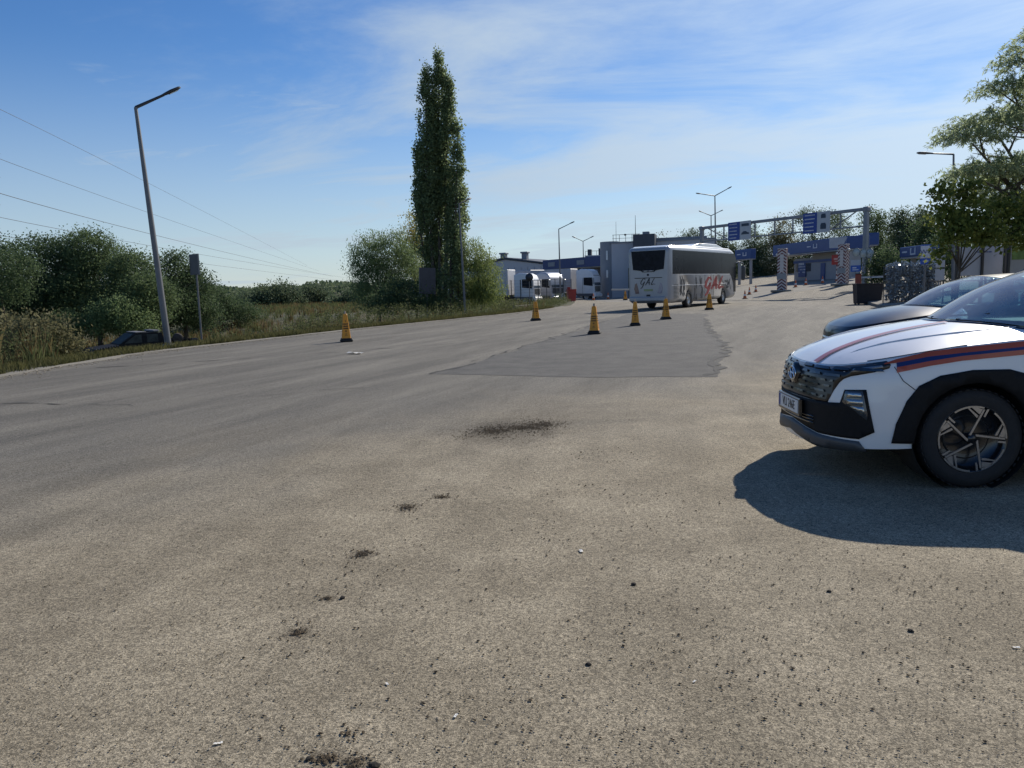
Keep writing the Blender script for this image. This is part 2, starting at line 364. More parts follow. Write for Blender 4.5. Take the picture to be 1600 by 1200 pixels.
    for a in ((-0.12, 8.2, 0.62, 0.75, 8, 0.92), (0.30, 8.6, 0.6, 0.9, 0, 0.45), (0.6, 9.4, 0.7, 1.2, 30, 0.3), (-1.02, 3.32, 0.075, 0.075, 0, 0.85), (-0.98, 3.7, 0.05, 0.05, 0, 0.8), (-0.92, 4.35, 0.10, 0.10, 20, 0.6), (-0.78, 5.3, 0.12, 0.14, 0, 0.45), (-0.55, 5.55, 0.10, 0.09, 0, 0.5), (-0.66, 2.36, 0.08, 0.06, 0, 0.8), (-0.56, 2.33, 0.05, 0.05, 0, 0.85)):
        col = mix(spot(*a), col, (0.058, 0.044, 0.029))
    L(col, b.inputs['Base Color'])
    h = ma('ADD', ma('MULTIPLY', gr.outputs[0], 0.5), ma('ADD', g2, ma('MULTIPLY', g3, 1.3)))
    bp = N('ShaderNodeBump'); bp.inputs['Strength'].default_value = 0.75; bp.inputs['Distance'].default_value = 0.006; L(h, bp.inputs['Height']); L(bp.outputs[0], b.inputs['Normal'])
    return m
TARMAC = asphalt_mat()
cols = [-8, -6, -4, -2, 0, 2, 4, 6, 8, 12, 16, 21, 24, 28, 34, 40, 50, 70, 140]
rows = sorted(set(list(range(-38, 12, 5))+[a for a, _ in EDGE]+list(range(12, 100, 2))+[110, 120, 135, 150, 180, 200]))
V = []; Fc = []; nc = len(cols)+1
for y in rows:
    e = edge_x(y)+0.12*math.sin(y*1.7)*0.5+0.05*math.sin(y*5.1)
    for x in [e]+[max(c, e+0.02*(i+1)) for i, c in enumerate(cols)]: V.append((x, y, lot_z(x)))
Fc = [(j*nc+i, j*nc+i+1, (j+1)*nc+i+1, (j+1)*nc+i) for j in range(len(rows)-1) for i in range(nc-1)]
tag(MB().add(V, Fc).build('parking_lot', TARMAC, fix=False), 'wide dusty grey and tan tarmac yard', kind='structure')

from mathutils import noise as mnoise
def sheet(name, poly, z, m, jit=0.0, label=None, seg=0.6):
    P = []
    for (x0, y0), (x1, y1) in zip(poly, poly[1:]+poly[:1]):
        n = max(1, int(math.hypot(x1-x0, y1-y0)/seg))
        for k in range(n):
            x, y = lerp(x0, x1, k/n), lerp(y0, y1, k/n); q = Vector((x*0.55, y*0.55, 3.3)); w = min(1.0, seg)
            P.append((x+random.uniform(-jit, jit)*w+jit*5*mnoise.noise(q), y+random.uniform(-jit, jit)*w+jit*5*mnoise.noise(q+Vector((9, 4, 1)))))
    bm = bmesh.new(); f = bm.faces.new([bm.verts.new((x, y, 0)) for x, y in P]); bmesh.ops.triangulate(bm, faces=[f])
    bmesh.ops.bisect_plane(bm, geom=bm.verts[:]+bm.edges[:]+bm.faces[:], plane_co=(21, 0, 0), plane_no=(1, 0, 0))
    for v in bm.verts: v.co.z = lot_z(v.co.x)+z
    bmesh.ops.recalc_face_normals(bm, faces=bm.faces)
    for fc in bm.faces:
        if fc.normal.z < 0: fc.normal_flip()
    me = bpy.data.meshes.new(name); bm.to_mesh(me); bm.free()
    return tag(link(name, me, m), label, kind='structure')
patch_m = mat('newer_tarmac', (0.096, 0.093, 0.086), 0.88, var=0.0, col2=(0.148, 0.141, 0.126), scale=1.6, bump=0.7, bscale=130, detail=9, spec=0.25)
sheet('tarmac_patch', [(-1.5, 14.0), (0.6, 13.0), (3.3, 12.4), (5.3, 18.5), (7.2, 27.5), (9.6, 37.0), (6.6, 41.0), (4.4, 34.0), (1.9, 25.0)], 0.004, patch_m, 0.055, 'darker newer tarmac patch between the yellow cones', seg=0.3)
crack_m = mat('tar_seal', (0.03, 0.029, 0.027), 0.9, var=0.3, scale=8)
def crack(pts, w, label):
    P = []
    for (x0, y0), (x1, y1) in zip(pts, pts[1:]):
        n = max(2, int(math.hypot(x1-x0, y1-y0)/0.12))
        for k in range(n): t = k/n; P.append(Vector((lerp(x0, x1, t)+0.25*mnoise.noise(Vector((t*n*0.2+x0, y0, 0.5)))+random.uniform(-.02, .02), lerp(y0, y1, t)+0.2*mnoise.noise(Vector((t*n*0.2, x0, 7.5))), 0.009)))
    mb = MB(); V = []
    for i, p in enumerate(P):
        d = (P[min(i+1, len(P)-1)]-P[max(i-1, 0)]).normalized(); q = Vector((-d.y, d.x, 0))*w*max(0.05, 0.5+1.6*mnoise.noise(Vector((p.x*2.2, p.y*2.2, 1.0))))
        V += [p-q, p+q]
    mb.add(V, [(2*i, 2*i+1, 2*i+3, 2*i+2) for i in range(len(P)-1)])
    tag(mb.build('tarmac_crack', crack_m), label, kind='structure')
crack([(3.3, 12.5), (5.2, 18.2), (7.1, 27.4), (8.6, 33.0)], 0.10, 'ragged dark crack along the right edge of the tarmac patch')
crack([(-1.4, 14.05), (1.9, 25.1), (4.3, 33.6)], 0.035, 'thin dark joint along the left edge of the tarmac patch')
crack([(-9.0, 12.0), (-5.5, 11.0), (-2.2, 12.4)], 0.022, 'thin crack across the road at the left')
crack([(-9.5, 17.5), (-6.0, 19.0), (-1.5, 22.0)], 0.03, 'thin crack running along the road towards the cones')
con_m = mat('pale_concrete', (0.20, 0.185, 0.155), 0.9, var=0.0, col2=(0.275, 0.255, 0.215), scale=0.35, bump=0.4, bscale=30, detail=9, spec=0.2)
sheet('concrete_apron', [(19.2, 64.5), (26.0, 68.5), (33.5, 70.5), (60, 76), (130, 95), (130, 190), (20, 190), (8, 100), (9, 70)], 0.004, con_m, 0.04, 'pale concrete apron in front of the checkpoint booths', seg=2.0)
# edge of the tarmac: crumbling pale concrete strip
mb = MB(); P = []
ye = list(np.arange(-20, 60, 1.0))
for y in ye:
    e = edge_x(y)+0.06*math.sin(y*1.7)+0.05*math.sin(y*5.1); w = 0.13+0.05*math.sin(y*2.3)
    P.append((e, y, w))
V = []
for e, y, w in P: V += [(e-w, y, -0.05), (e-w, y, 0.03), (e+w, y, 0.012), (e+w, y, -0.02)]
for i in range(len(P)-1):
    a = i*4; b = a+4; mb.add([], []); mb.f += [(a, b, b+1, a+1), (a+1, b+1, b+2, a+2), (a+2, b+2, b+3, a+3)]; mb.sm += [False]*3
mb.v = V
tag(mb.build('road_edge', con_m), 'pale crumbling strip along the edge of the tarmac', kind='structure')
# sidewalk slab with kerb beside the bottle cage
slab = [(18.6, 38.0), (21.6, 46.5), (30, 46), (44, 40), (44, 28), (24, 30)]
mb = MB(); n = len(slab)
V = [(x, y, lot_z(x)-0.05) for x, y in slab]+[(x, y, lot_z(x)+0.13) for x, y in slab]
bm = bmesh.new(); bv = [bm.verts.new(v) for v in V]
for k in range(n): bm.faces.new((bv[k], bv[(k+1) % n], bv[n+(k+1) % n], bv[n+k]))
tf = bm.faces.new(bv[n:]); bmesh.ops.triangulate(bm, faces=[tf]); bmesh.ops.recalc_face_normals(bm, faces=bm.faces)
me = bpy.data.meshes.new('pavement'); bm.to_mesh(me); bm.free()
tag(link('pavement', me, con_m), 'raised concrete pavement with kerb under the bottle cage', kind='structure')

# ---------------------------------------------------------------- grit lying on the tarmac
def pebbles(name, n, region, smin, smax, m, label, power=3.0):
    k = 6; base = np.array([[1, 0, 0], [-1, 0, 0], [0, 1, 0], [0, -1, 0], [0, 0, 1], [0, 0, -1]], float)
    F8 = np.array([[0, 2, 4], [2, 1, 4], [1, 3, 4], [3, 0, 4], [2, 0, 5], [1, 2, 5], [3, 1, 5], [0, 3, 5]])
    P = region(n); s = smin+(smax-smin)*RNG.random(len(P))**power
    B = base[None]*(0.6+0.8*RNG.random((len(P), 6, 1)))*s[:, None, None]; B[..., 2] *= 0.42
    a = RNG.random(len(P))*6.28; ca, sa = np.cos(a), np.sin(a)
    X = B[..., 0]*ca[:, None]-B[..., 1]*sa[:, None]; Y = B[..., 0]*sa[:, None]+B[..., 1]*ca[:, None]
    Vx = np.stack([X+P[:, None, 0], Y+P[:, None, 1], B[..., 2]+s[:, None]*0.25+0.003], -1)
    T = Vx[:, F8, :].reshape(-1, 3)
    return tag(np_mesh(name, T, 3, m), label, kind='stuff')
def view_region(y0, y1, bias=1.0):
    def f(n):
        u = RNG.random(n)**bias; y = y0*(y1/y0)**u; x = (RNG.random(n)*2-1)*0.74*y; return np.stack([x, y], -1)
    return f
def cluster_region(centres, sig):
    def f(n):
        c = np.array(centres)[RNG.integers(0, len(centres), n)]; return c+RNG.normal(size=(n, 2))*sig*(0.3+RNG.random((n, 1)))
    return f
tan_p = leaf_mat('tan_grit', (0.16, 0.135, 0.095), (0.42, 0.37, 0.29), 0.0, 0.9)
dark_p = leaf_mat('dark_crumbs', (0.025, 0.019, 0.012), (0.085, 0.066, 0.046), 0.0, 0.95)
pebbles('gravel', 30000, view_region(1.7, 14.0, 0.9), 0.001, 0.005, tan_p, 'fine tan grit strewn over the near tarmac')
pebbles('soil_crumbs', 11000, view_region(1.7, 13.0), 0.001, 0.006, dark_p, 'dark soil crumbs scattered over the near tarmac', 2.6)
pebbles('soil_crumb_trail', 2200, cluster_region([(-0.1, 8.25), (0.2, 8.4), (-1.0, 3.3), (-0.98, 3.7), (-0.92, 4.35), (-0.78, 5.3), (-0.62, 2.35), (0.3, 3.2), (0.9, 3.0), (1.2, 4.0), (2.0, 3.6), (0.2, 4.6), (0.5, 5.6), (0.7, 6.8), (1.0, 5.0), (1.6, 2.8), (-0.3, 2.7)], 0.34), 0.0012, 0.009, dark_p, 'trail of dark crumbs where vehicles dropped mud', 2.5)
mud_p = leaf_mat('mud_crumbs', (0.035, 0.026, 0.016), (0.15, 0.115, 0.075), 0.0, 0.95)
def spot_region(spots):
    def f(n):
        w = np.array([a[2]*a[3] for a in spots])**0.75; i = RNG.choice(len(spots), n, p=w/w.sum()); S = np.array([a[:4] for a in spots])[i]
        r = np.abs(RNG.normal(size=(n, 1)))*0.62; a = RNG.random((n, 1))*6.283; wob = 1+0.35*np.sin(a*3+S[:, :1]*40)+0.2*np.sin(a*7+S[:, :1]*90)
        return S[:, :2]+np.concatenate([np.cos(a)*S[:, 2:3], np.sin(a)*S[:, 3:4]], 1)*r*wob
    return f
pebbles('trodden_mud', 6500, spot_region([(-0.22, 8.15, 0.34, 0.42), (0.12, 8.3, 0.34, 0.30), (0.35, 8.45, 0.22, 0.35), (-1.02, 3.32, 0.055, 0.06), (-0.98, 3.7, 0.045, 0.03), (-0.92, 4.35, 0.07, 0.08), (-0.78, 5.3, 0.09, 0.10), (-0.55, 5.55, 0.09, 0.07), (-0.66, 2.36, 0.07, 0.045), (-0.55, 2.33, 0.05, 0.04), (-0.62, 2.5, 0.03, 0.03)]), 0.0015, 0.009, mud_p, 'crumbly dark mud trodden into the tarmac in patches', 1.5)
pebbles('edge_gravel', 9000, lambda n: (lambda y: np.stack([np.array([edge_x(float(b)) for b in y])+RNG.normal(size=n)*0.35+0.1, y], -1))(10+42*RNG.random(n)**1.3), 0.006, 0.03, tan_p, 'loose gravel lying along the edge of the tarmac', 3.0)
# the larger clods one can pick out
clod = MB(); ico = bmesh.new(); bmesh.ops.create_icosphere(ico, subdivisions=2, radius=1.0)
for v in ico.verts: v.co *= 0.75+0.5*random.random(); v.co.z *= 0.6
clod_me = bpy.data.meshes.new('dirt_clod'); ico.to_mesh(clod_me); ico.free(); clod_me.materials.append(mat('damp_soil', (0.022, 0.018, 0.014), 0.95, var=0.4, scale=60))
for i, (x, y, s, lb) in enumerate([(-0.49, 2.31, 0.015, 'dark mud clod nearest the camera at the bottom of the picture'), (-0.72, 2.36, 0.010, 'small dark mud clod left of the nearest clod'), (0.28, 2.94, 0.010, 'dark round mud clod in the middle of the near tarmac'), (0.60, 3.76, 0.012, 'dark mud clod a few metres ahead, right of centre'), (1.72, 3.15, 0.011, 'dark mud clod at the lower right'), (1.55, 3.6, 0.010, 'dark mud clod lower right, the farther of two'), (-0.90, 3.7, 0.013, 'ragged mud clod beside the round mud spot')]):
    o = bpy.data.objects.new('dirt_clod', clod_me); COL.objects.link(o); o.location = (x, y, s*0.4); o.scale = (s*1.2, s, s); o.rotation_euler = (0, 0, i*1.3); tag(o, lb, 'clod', 'mud clods on the tarmac')
pap = mat('paper_scrap', (0.7, 0.68, 0.62), 0.8, var=0.1, scale=20)
for i, (px_, py_, L_, lb) in enumerate([(341, 1163, 0.03, 'white paper scrap at the lower left of the tarmac'), (712, 1120, 0.025, 'white paper scrap near the bottom centre'), (605, 1070, 0.022, 'small white scrap left of centre on the near tarmac'), (1588, 1013, 0.03, 'pale paper scrap at the right edge of the near tarmac'), (1085, 1066, 0.018, 'small white bottle-cap-like scrap right of centre'), (908, 862, 0.05, 'pale crumpled scrap in front of the parked cars'), (555, 553, 0.45, 'white crushed litter on the road beside the left cone')]):
    d = at(px_, py_, 1.0)-Vector((0, 0, CAM_H)); p = Vector((0, 0, CAM_H))+d*(-CAM_H/d.z)
    mb = MB(); n = 7; Vv = []
    for a in range(n):
        for b in range(3): Vv.append(((a/(n-1)-0.5)*L_, (b-1)*L_*0.2, 0.004+L_*0.12*random.random()))
    mb.add(Vv, [(a*3+b, a*3+b+1, (a+1)*3+b+1, (a+1)*3+b) for a in range(n-1) for b in range(2)])
    o = mb.build('paper_scrap', pap); o.location = p; o.rotation_euler = (0, 0, i*0.9+0.3); tag(o, lb, 'litter', 'scraps of litter on the tarmac')
# ---------------------------------------------------------------- vegetation
def quads(P, D, L, W, fold=None):
    """leaf quads at P, long axis D (unit), length L, width W"""
    n = len(P); A = RNG.normal(size=(n, 3)); E = np.cross(D, A); E /= np.linalg.norm(E, axis=1, keepdims=True)+1e-9
    L = np.broadcast_to(L, (n,))[:, None]; W = np.broadcast_to(W, (n,))[:, None]
    return np.stack([P-D*L*0.5, P+E*W*0.5-D*L*0.08, P+D*L*0.5, P-E*W*0.5-D*L*0.08], 1).reshape(-1, 3)
def unit(n):
    a = RNG.normal(size=(n, 3)); return a/np.linalg.norm(a, axis=1, keepdims=True)
def crown_points(blobs, n, clump, shell=0.5, per=26):
    vol = np.array([b[3]*b[4]*b[5] for b in blobs])**0.75; cnt = np.maximum(1, (n*vol/vol.sum())).astype(int); out = []
    for b, c in zip(blobs, cnt):
        k = max(2, c//per); d = unit(k); r = (shell+(1-shell)*RNG.random((k, 1))**0.6)*(0.82+0.3*RNG.random((k, 1)))
        cc = np.array(b[:3])+d*r*np.array(b[3:6]); i = RNG.integers(0, k, c)
        size = clump*(0.5+RNG.random((k, 1)))
        out.append(cc[i]+np.clip(RNG.normal(size=(c, 3)), -1.7, 1.7)*size[i]*np.array([1, 1, 0.75]))
    return np.concatenate(out)
BARK = mat('bark', (0.09, 0.075, 0.06), 0.9, var=0.35, scale=6, bump=0.6, bscale=18)
BARK_PALE = mat('pale_bark', (0.17, 0.16, 0.135), 0.9, var=0.35, scale=6, bump=0.6, bscale=18)
def trunk_mesh(base, tips, r0, root, m, low=0.45):
    mb = MB(); base = Vector(base)
    top = sum((Vector(t) for t in tips), Vector())/len(tips)
    mid = base.lerp(top, 0.55); mid.x = base.x+(top.x-base.x)*0.4; mid.y = base.y+(top.y-base.y)*0.4
    mb.tube([base-Vector((0, 0, 0.3)), base.lerp(mid, 0.5)+Vector((0.05, 0, 0)), mid], [r0*1.15, r0*0.85, r0*0.6], 9)
    for t in tips:
        t = Vector(t); s = base.lerp(mid, random.uniform(low, 1.0)); k = s.lerp(t, 0.5)+Vector((random.uniform(-.2, .2), random.uniform(-.2, .2), 0.25))
        mb.tube([s, k, t], [r0*0.45, r0*0.28, r0*0.08], 6)
        for j in range(3):
            s2 = k.lerp(t, random.uniform(0.0, 0.8)); mb.tube([s2, s2+Vector((random.uniform(-1, 1), random.uniform(-1, 1), random.uniform(0.1, 0.9)))*0.22*(t-base).length], [r0*0.16, r0*0.03], 5)
    return mb.build('trunk', m, root)
def tree(name, label, base, blobs, n, leaf, lm, group=None, r0=0.18, clump=0.45, width=0.6, shell=0.5, bark=None, droop=0.0, cat='tree', per=26, low=0.45):
    bx, by = base[:2]; bz = land_z(bx, by) if len(base) < 3 else base[2]
    root = thing(name, label, cat, (bx, by, bz), group=group)
    bl = [(b[0]-bx, b[1]-by, b[2]-bz, *b[3:]) for b in blobs]
    P = crown_points(bl, n, clump, shell, per); P = P[P[:, 2] > 0.05]
    D = unit(len(P))
    if droop: D = D*(1-droop)+np.array([0, 0, -1.0])*droop; D /= np.linalg.norm(D, axis=1, keepdims=True)
    s = leaf*(0.65+0.7*RNG.random(len(P)))
    np_mesh('crown', quads(P, D, s, s*width), 4, lm, root)
    tips = [Vector(b[:3])+Vector((0, 0, b[5]*0.35)) for b in bl]
    trunk_mesh((0, 0, 0), tips, r0, root, bark or BARK, low)
    return root
def B(px_, py_, Y, rx, ry, dy=None):
    p = at(px_, py_, Y); k = Y/F_PX; return (p.x, p.y, p.z, rx*k, (dy if dy else rx*k), ry*k)
G_DARK = leaf_mat('leaf_dark_green', (0.045, 0.078, 0.036), (0.105, 0.15, 0.068), 0.36)
G_MID = leaf_mat('leaf_mid_green', (0.06, 0.098, 0.042), (0.135, 0.185, 0.08), 0.38)
G_WILLOW = leaf_mat('leaf_willow', (0.11, 0.155, 0.045), (0.23, 0.275, 0.09), 0.45)
G_SILVER = leaf_mat('leaf_silver_green', (0.085, 0.135, 0.055), (0.19, 0.25, 0.11), 0.42)
G_POPLAR = leaf_mat('leaf_poplar', (0.10, 0.14, 0.07), (0.23, 0.29, 0.14), 0.52)
G_YELLOW = leaf_mat('leaf_turning', tuple(1.75*c for c in (0.11, 0.115, 0.025)), tuple(1.75*c for c in (0.20, 0.17, 0.04)), 0.45)
G_BRIGHT = leaf_mat('leaf_backlit', (0.06, 0.095, 0.022), (0.2, 0.225, 0.05), 0.55)
G_FAR = leaf_mat('leaf_far', (0.06, 0.095, 0.055), (0.135, 0.17, 0.09), 0.36)
G_OLIVE = leaf_mat('leaf_olive', (0.1, 0.105, 0.05), (0.19, 0.175, 0.085), 0.38)
def px_base(px_, Y): p = at(px_, 470, Y); return (p.x, p.y)
# the thicket on the left
for px_, Y, blobs, n, lm, lb in [
    (75, 50, [(60, 425, 60, 58), (95, 412, 45, 44), (40, 475, 70, 42), (90, 470, 55, 40)], 24000, G_DARK, 'dark spreading tree at the left edge of the thicket'),
    (150, 48, [(140, 398, 44, 40), (160, 440, 60, 50), (120, 470, 55, 42), (180, 480, 50, 34)], 26000, G_MID, 'tallest round-topped tree of the left thicket'),
    (215, 46, [(208, 432, 38, 40), (230, 468, 42, 40), (195, 490, 46, 28)], 17000, G_MID, 'lower tree on the right shoulder of the left thicket'),
    (285, 50, [(275, 428, 30, 36), (300, 455, 34, 40), (262, 480, 36, 36), (310, 490, 34, 24)], 17000, G_DARK, 'tree standing behind the leaning lamp post and sign'),
    (12, 44, [(5, 425, 50, 52), (10, 480, 55, 42), (-50, 440, 60, 70)], 18000, G_DARK, 'dark tree cut off by the left picture edge'),
    (340, 62, [(330, 470, 30, 24), (350, 482, 34, 20), (375, 488, 34, 16)], 9000, G_DARK, 'low dark bush right of the small sign')]:
    tree('thicket_tree', lb, px_base(px_, Y), [B(a, b, Y+random.uniform(-2, 2), c, d) for a, b, c, d in blobs], int(n*1.75), 0.125, lm, 'trees of the left thicket', 0.16, 0.30, 0.65)
# shrubs in front of them
for px_, Y, blobs, n, lm, lb, lf in [
    (70, 22, [(62, 520, 40, 26), (40, 540, 30, 24), (95, 545, 30, 24)], 7000, G_OLIVE, 'yellowish roadside shrub at the lower left', 0.09),
    (180, 43, [(185, 490, 36, 28), (160, 505, 32, 20), (215, 505, 30, 18)], 9000, G_SILVER, 'grey-green shrub behind the sunken pickup', 0.12),
    (10, 26, [(5, 515, 36, 22), (25, 530, 30, 20)], 4500, G_OLIVE, 'brownish bush beside the left picture edge', 0.10),
    (125, 43, [(115, 508, 40, 22), (90, 515, 30, 20)], 6000, G_MID, 'small green bush left of the sunken pickup', 0.11)]:
    tree('shrub', lb, px_base(px_, Y), [B(a, b, Y, c, d) for a, b, c, d in blobs], n, lf, lm, 'roadside shrubs', 0.04, 0.22, 0.6, cat='shrub')
# trees across the field
for px_, Y, blobs, n, lb in [
    (432, 120, [(432, 464, 36, 22), (410, 474, 20, 14), (455, 472, 22, 15)], 7000, 'broad round tree alone across the field'),
    (492, 125, [(490, 466, 28, 19), (508, 474, 18, 12)], 5000, 'rounded tree across the field right of the broad one'),
    (540, 115, [(535, 476, 24, 12), (556, 470, 20, 16)], 4000, 'low bush across the field beside the willow'),
    (395, 135, [(388, 472, 18, 13), (368, 476, 20, 11)], 3600, 'small bush across the field left of the broad tree')]:
    tree('field_tree', lb, px_base(px_, Y), [B(a, b, Y, c, d) for a, b, c, d in blobs], int(n*1.8), 0.28, G_FAR, 'trees across the field', 0.25, 0.55, 0.7)
# poplar: bundles of near-vertical boughs
def poplar():
    Y = 52; base = at(690, 490, Y); bz = land_z(base.x, base.y); root = thing('poplar_tree', 'very tall columnar poplar standing by the road bend', 'tree', (base.x, base.y, bz))
    spines = [  # px top, py top, px bottom, py bottom, radius px, share
        (686, 84, 684, 330, 17, 5.6), (665, 108, 668, 340, 15, 4.2), (702, 122, 694, 340, 13, 3.6), (675, 150, 676, 420, 15, 3.6), (716, 195, 710, 400, 12, 3.6), (652, 232, 664, 350, 10, 1.8),
        (690, 190, 690, 440, 13, 2.8), (725, 285, 716, 440, 9, 1.5), (647, 275, 662, 400, 8, 1.0), (704, 330, 704, 480, 20, 2.2), (676, 340, 684, 480, 18, 2.0), (718, 380, 716, 484, 12, 1.6), (668, 430, 676, 488, 10, 0.7)]
    tot = sum(s[5] for s in spines); PP = []; mb = MB(); k = Y/F_PX
    for x0, y0, x1, y1, r, sh in spines:
        n = int(66000*sh/tot); dy = random.uniform(-0.9, 0.9)
        a = np.array(at(x0, y0, Y+dy*0.3)); b = np.array(at(x1, y1, Y+dy))
        m = max(6, n//40); t = RNG.random(m)**0.9; prof = np.clip(0.25+1.9*t, 0, 1)*np.clip(1.25-0.35*t, 0, 1)
        ang = RNG.random(m)*6.283; rad = r*k*prof*(0.45+0.6*RNG.random(m))
        c = a+(b-a)*t[:, None]; c[:, 0] += np.cos(ang)*rad; c[:, 1] += np.sin(ang)*rad
        i = RNG.integers(0, m, n); PP.append(c[i]+RNG.normal(size=(n, 3))*np.array([0.13, 0.13, 0.25]))
        mb.tube([Vector(b)-base.xyz*0-Vector((base.x, base.y, bz)), Vector((a+b)/2)-Vector((base.x, base.y, bz)), Vector(a)-Vector((base.x, base.y, bz))], [0.09, 0.06, 0.015], 6)
    P = np.concatenate(PP)-np.array([base.x, base.y, bz]); P = P[P[:, 2] > 0.1]; s = 0.135*(0.6+0.8*RNG.random(len(P)))
    np_mesh('crown', quads(P, unit(len(P)), s, s*0.85), 4, G_POPLAR, root)
    for x1, x2 in ((680, 672), (688, 686), (694, 700), (702, 712)):
        q = at(x1, 492, Y)-Vector((base.x, base.y, bz)); q2 = at(x2, 330, Y)-Vector((base.x, base.y, bz)); mb.tube([q-Vector((0, 0, .4)), q.lerp(q2, 0.5), q2], [0.17, 0.12, 0.07], 8)
    mb.build('trunk', BARK, root)
poplar()
def willow(label, px_, Y, blobs, n, lm, leaf=0.14, w=0.34, droop=0.55, r0=0.13, group='willows round the poplar', strands=0, name='willow_tree', cl=0.30):
    return tree(name, label, px_base(px_, Y), [B(a, b, Y+dy, c, d) for a, b, c, d, dy in blobs], n, leaf, lm, group, r0, cl, w, 0.45, BARK, droop, per=34)
willow('grey-green willow left of the poplar', 590, 54, [(578, 400, 32, 34, 0), (610, 400, 38, 40, 1), (590, 450, 42, 36, 0), (635, 430, 34, 50, 1), (565, 425, 18, 40, 0)], 32000, G_SILVER)
willow('yellowing tree rising behind the poplar on its left', 650, 58, [(650, 362, 15, 34, 0), (643, 400, 22, 36, 0)], 6000, G_YELLOW, 0.15, 0.5, 0.2)
willow('bright drooping willow right of the poplar', 752, 52, [(752, 432, 28, 34, 0), (742, 400, 20, 26, 0), (764, 455, 24, 30, 0), (738, 460, 24, 28, 1)], 17000, G_WILLOW)
willow('dark bush at the foot of the poplar', 640, 50, [(632, 462, 40, 24, 0), (600, 474, 36, 16, 0), (665, 474, 26, 16, 0)], 9000, G_DARK, 0.13, 0.6, 0.0, 0.06)
# trees behind the checkpoint
for px_, Y, blobs, n, lm, lb in [
    (1040, 150, [(1038, 385, 14, 22), (1052, 395, 16, 22)], 2600, G_OLIVE, 'low olive tree left end of the row behind the bus'),
    (1078, 150, [(1078, 378, 18, 26), (1090, 392, 18, 22)], 3200, G_FAR, 'rounded tree of the row behind the bus roof'),
    (1128, 148, [(1125, 388, 22, 28), (1140, 400, 20, 26)], 3600, G_FAR, 'tree behind the left gantry sign'),
    (1180, 146, [(1178, 382, 20, 34), (1192, 400, 24, 30)], 4200, G_FAR, 'tree seen between the two gantry signs'),
    (1222, 142, [(1220, 370, 22, 32), (1232, 395, 28, 32)], 4400, G_OLIVE, 'olive tree just left of the right gantry sign'),
    (1272, 140, [(1262, 342, 20, 20), (1290, 345, 26, 20), (1275, 385, 34, 30), (1312, 352, 16, 22)], 4200, G_FAR, 'airy tall tree poking above the gantry beam'),
    (1322, 138, [(1322, 385, 26, 32), (1300, 400, 24, 26)], 3600, G_FAR, 'tree behind the right gantry diagonal'),
    (1368, 120, [(1364, 348, 20, 26), (1375, 385, 30, 34), (1355, 405, 24, 28)], 5000, G_MID, 'leafy tree right behind the gantry post'),
    (1410, 112, [(1405, 350, 18, 26), (1418, 385, 30, 36), (1438, 350, 18, 26)], 5200, G_FAR, 'tall tree between gantry post and willow'),
    (1455, 100, [(1450, 370, 26, 40), (1470, 400, 30, 34)], 4600, G_DARK, 'dark tree behind the WC sign')]:
    tree('roadside_tree', lb, px_base(px_, Y), [B(a, b, Y+random.uniform(-3, 3), c, d) for a, b, c, d in blobs+[(px_, 415, 30, 26), (px_+14, 428, 26, 16)]], int(n*4.2), 0.25, lm, 'trees behind the checkpoint', 0.28, 0.55, 0.7, 0.2)
tree('garden_bush', 'round dark bush behind the gantry post fence', px_base(1385, 60), [B(1385, 412, 60, 26, 24), B(1372, 430, 60, 20, 16)], 6000, 0.16, G_DARK, 'bushes by the fence', 0.08, 0.3, 0.6, cat='shrub')
tree('garden_bush', 'dark hedge bush behind the white board', px_base(1540, 44), [B(1520, 400, 44, 40, 34), B(1580, 400, 44, 40, 40), B(1480, 410, 46, 26, 28)], 11000, 0.15, G_DARK, 'bushes by the fence', 0.08, 0.3, 0.6, cat='shrub')
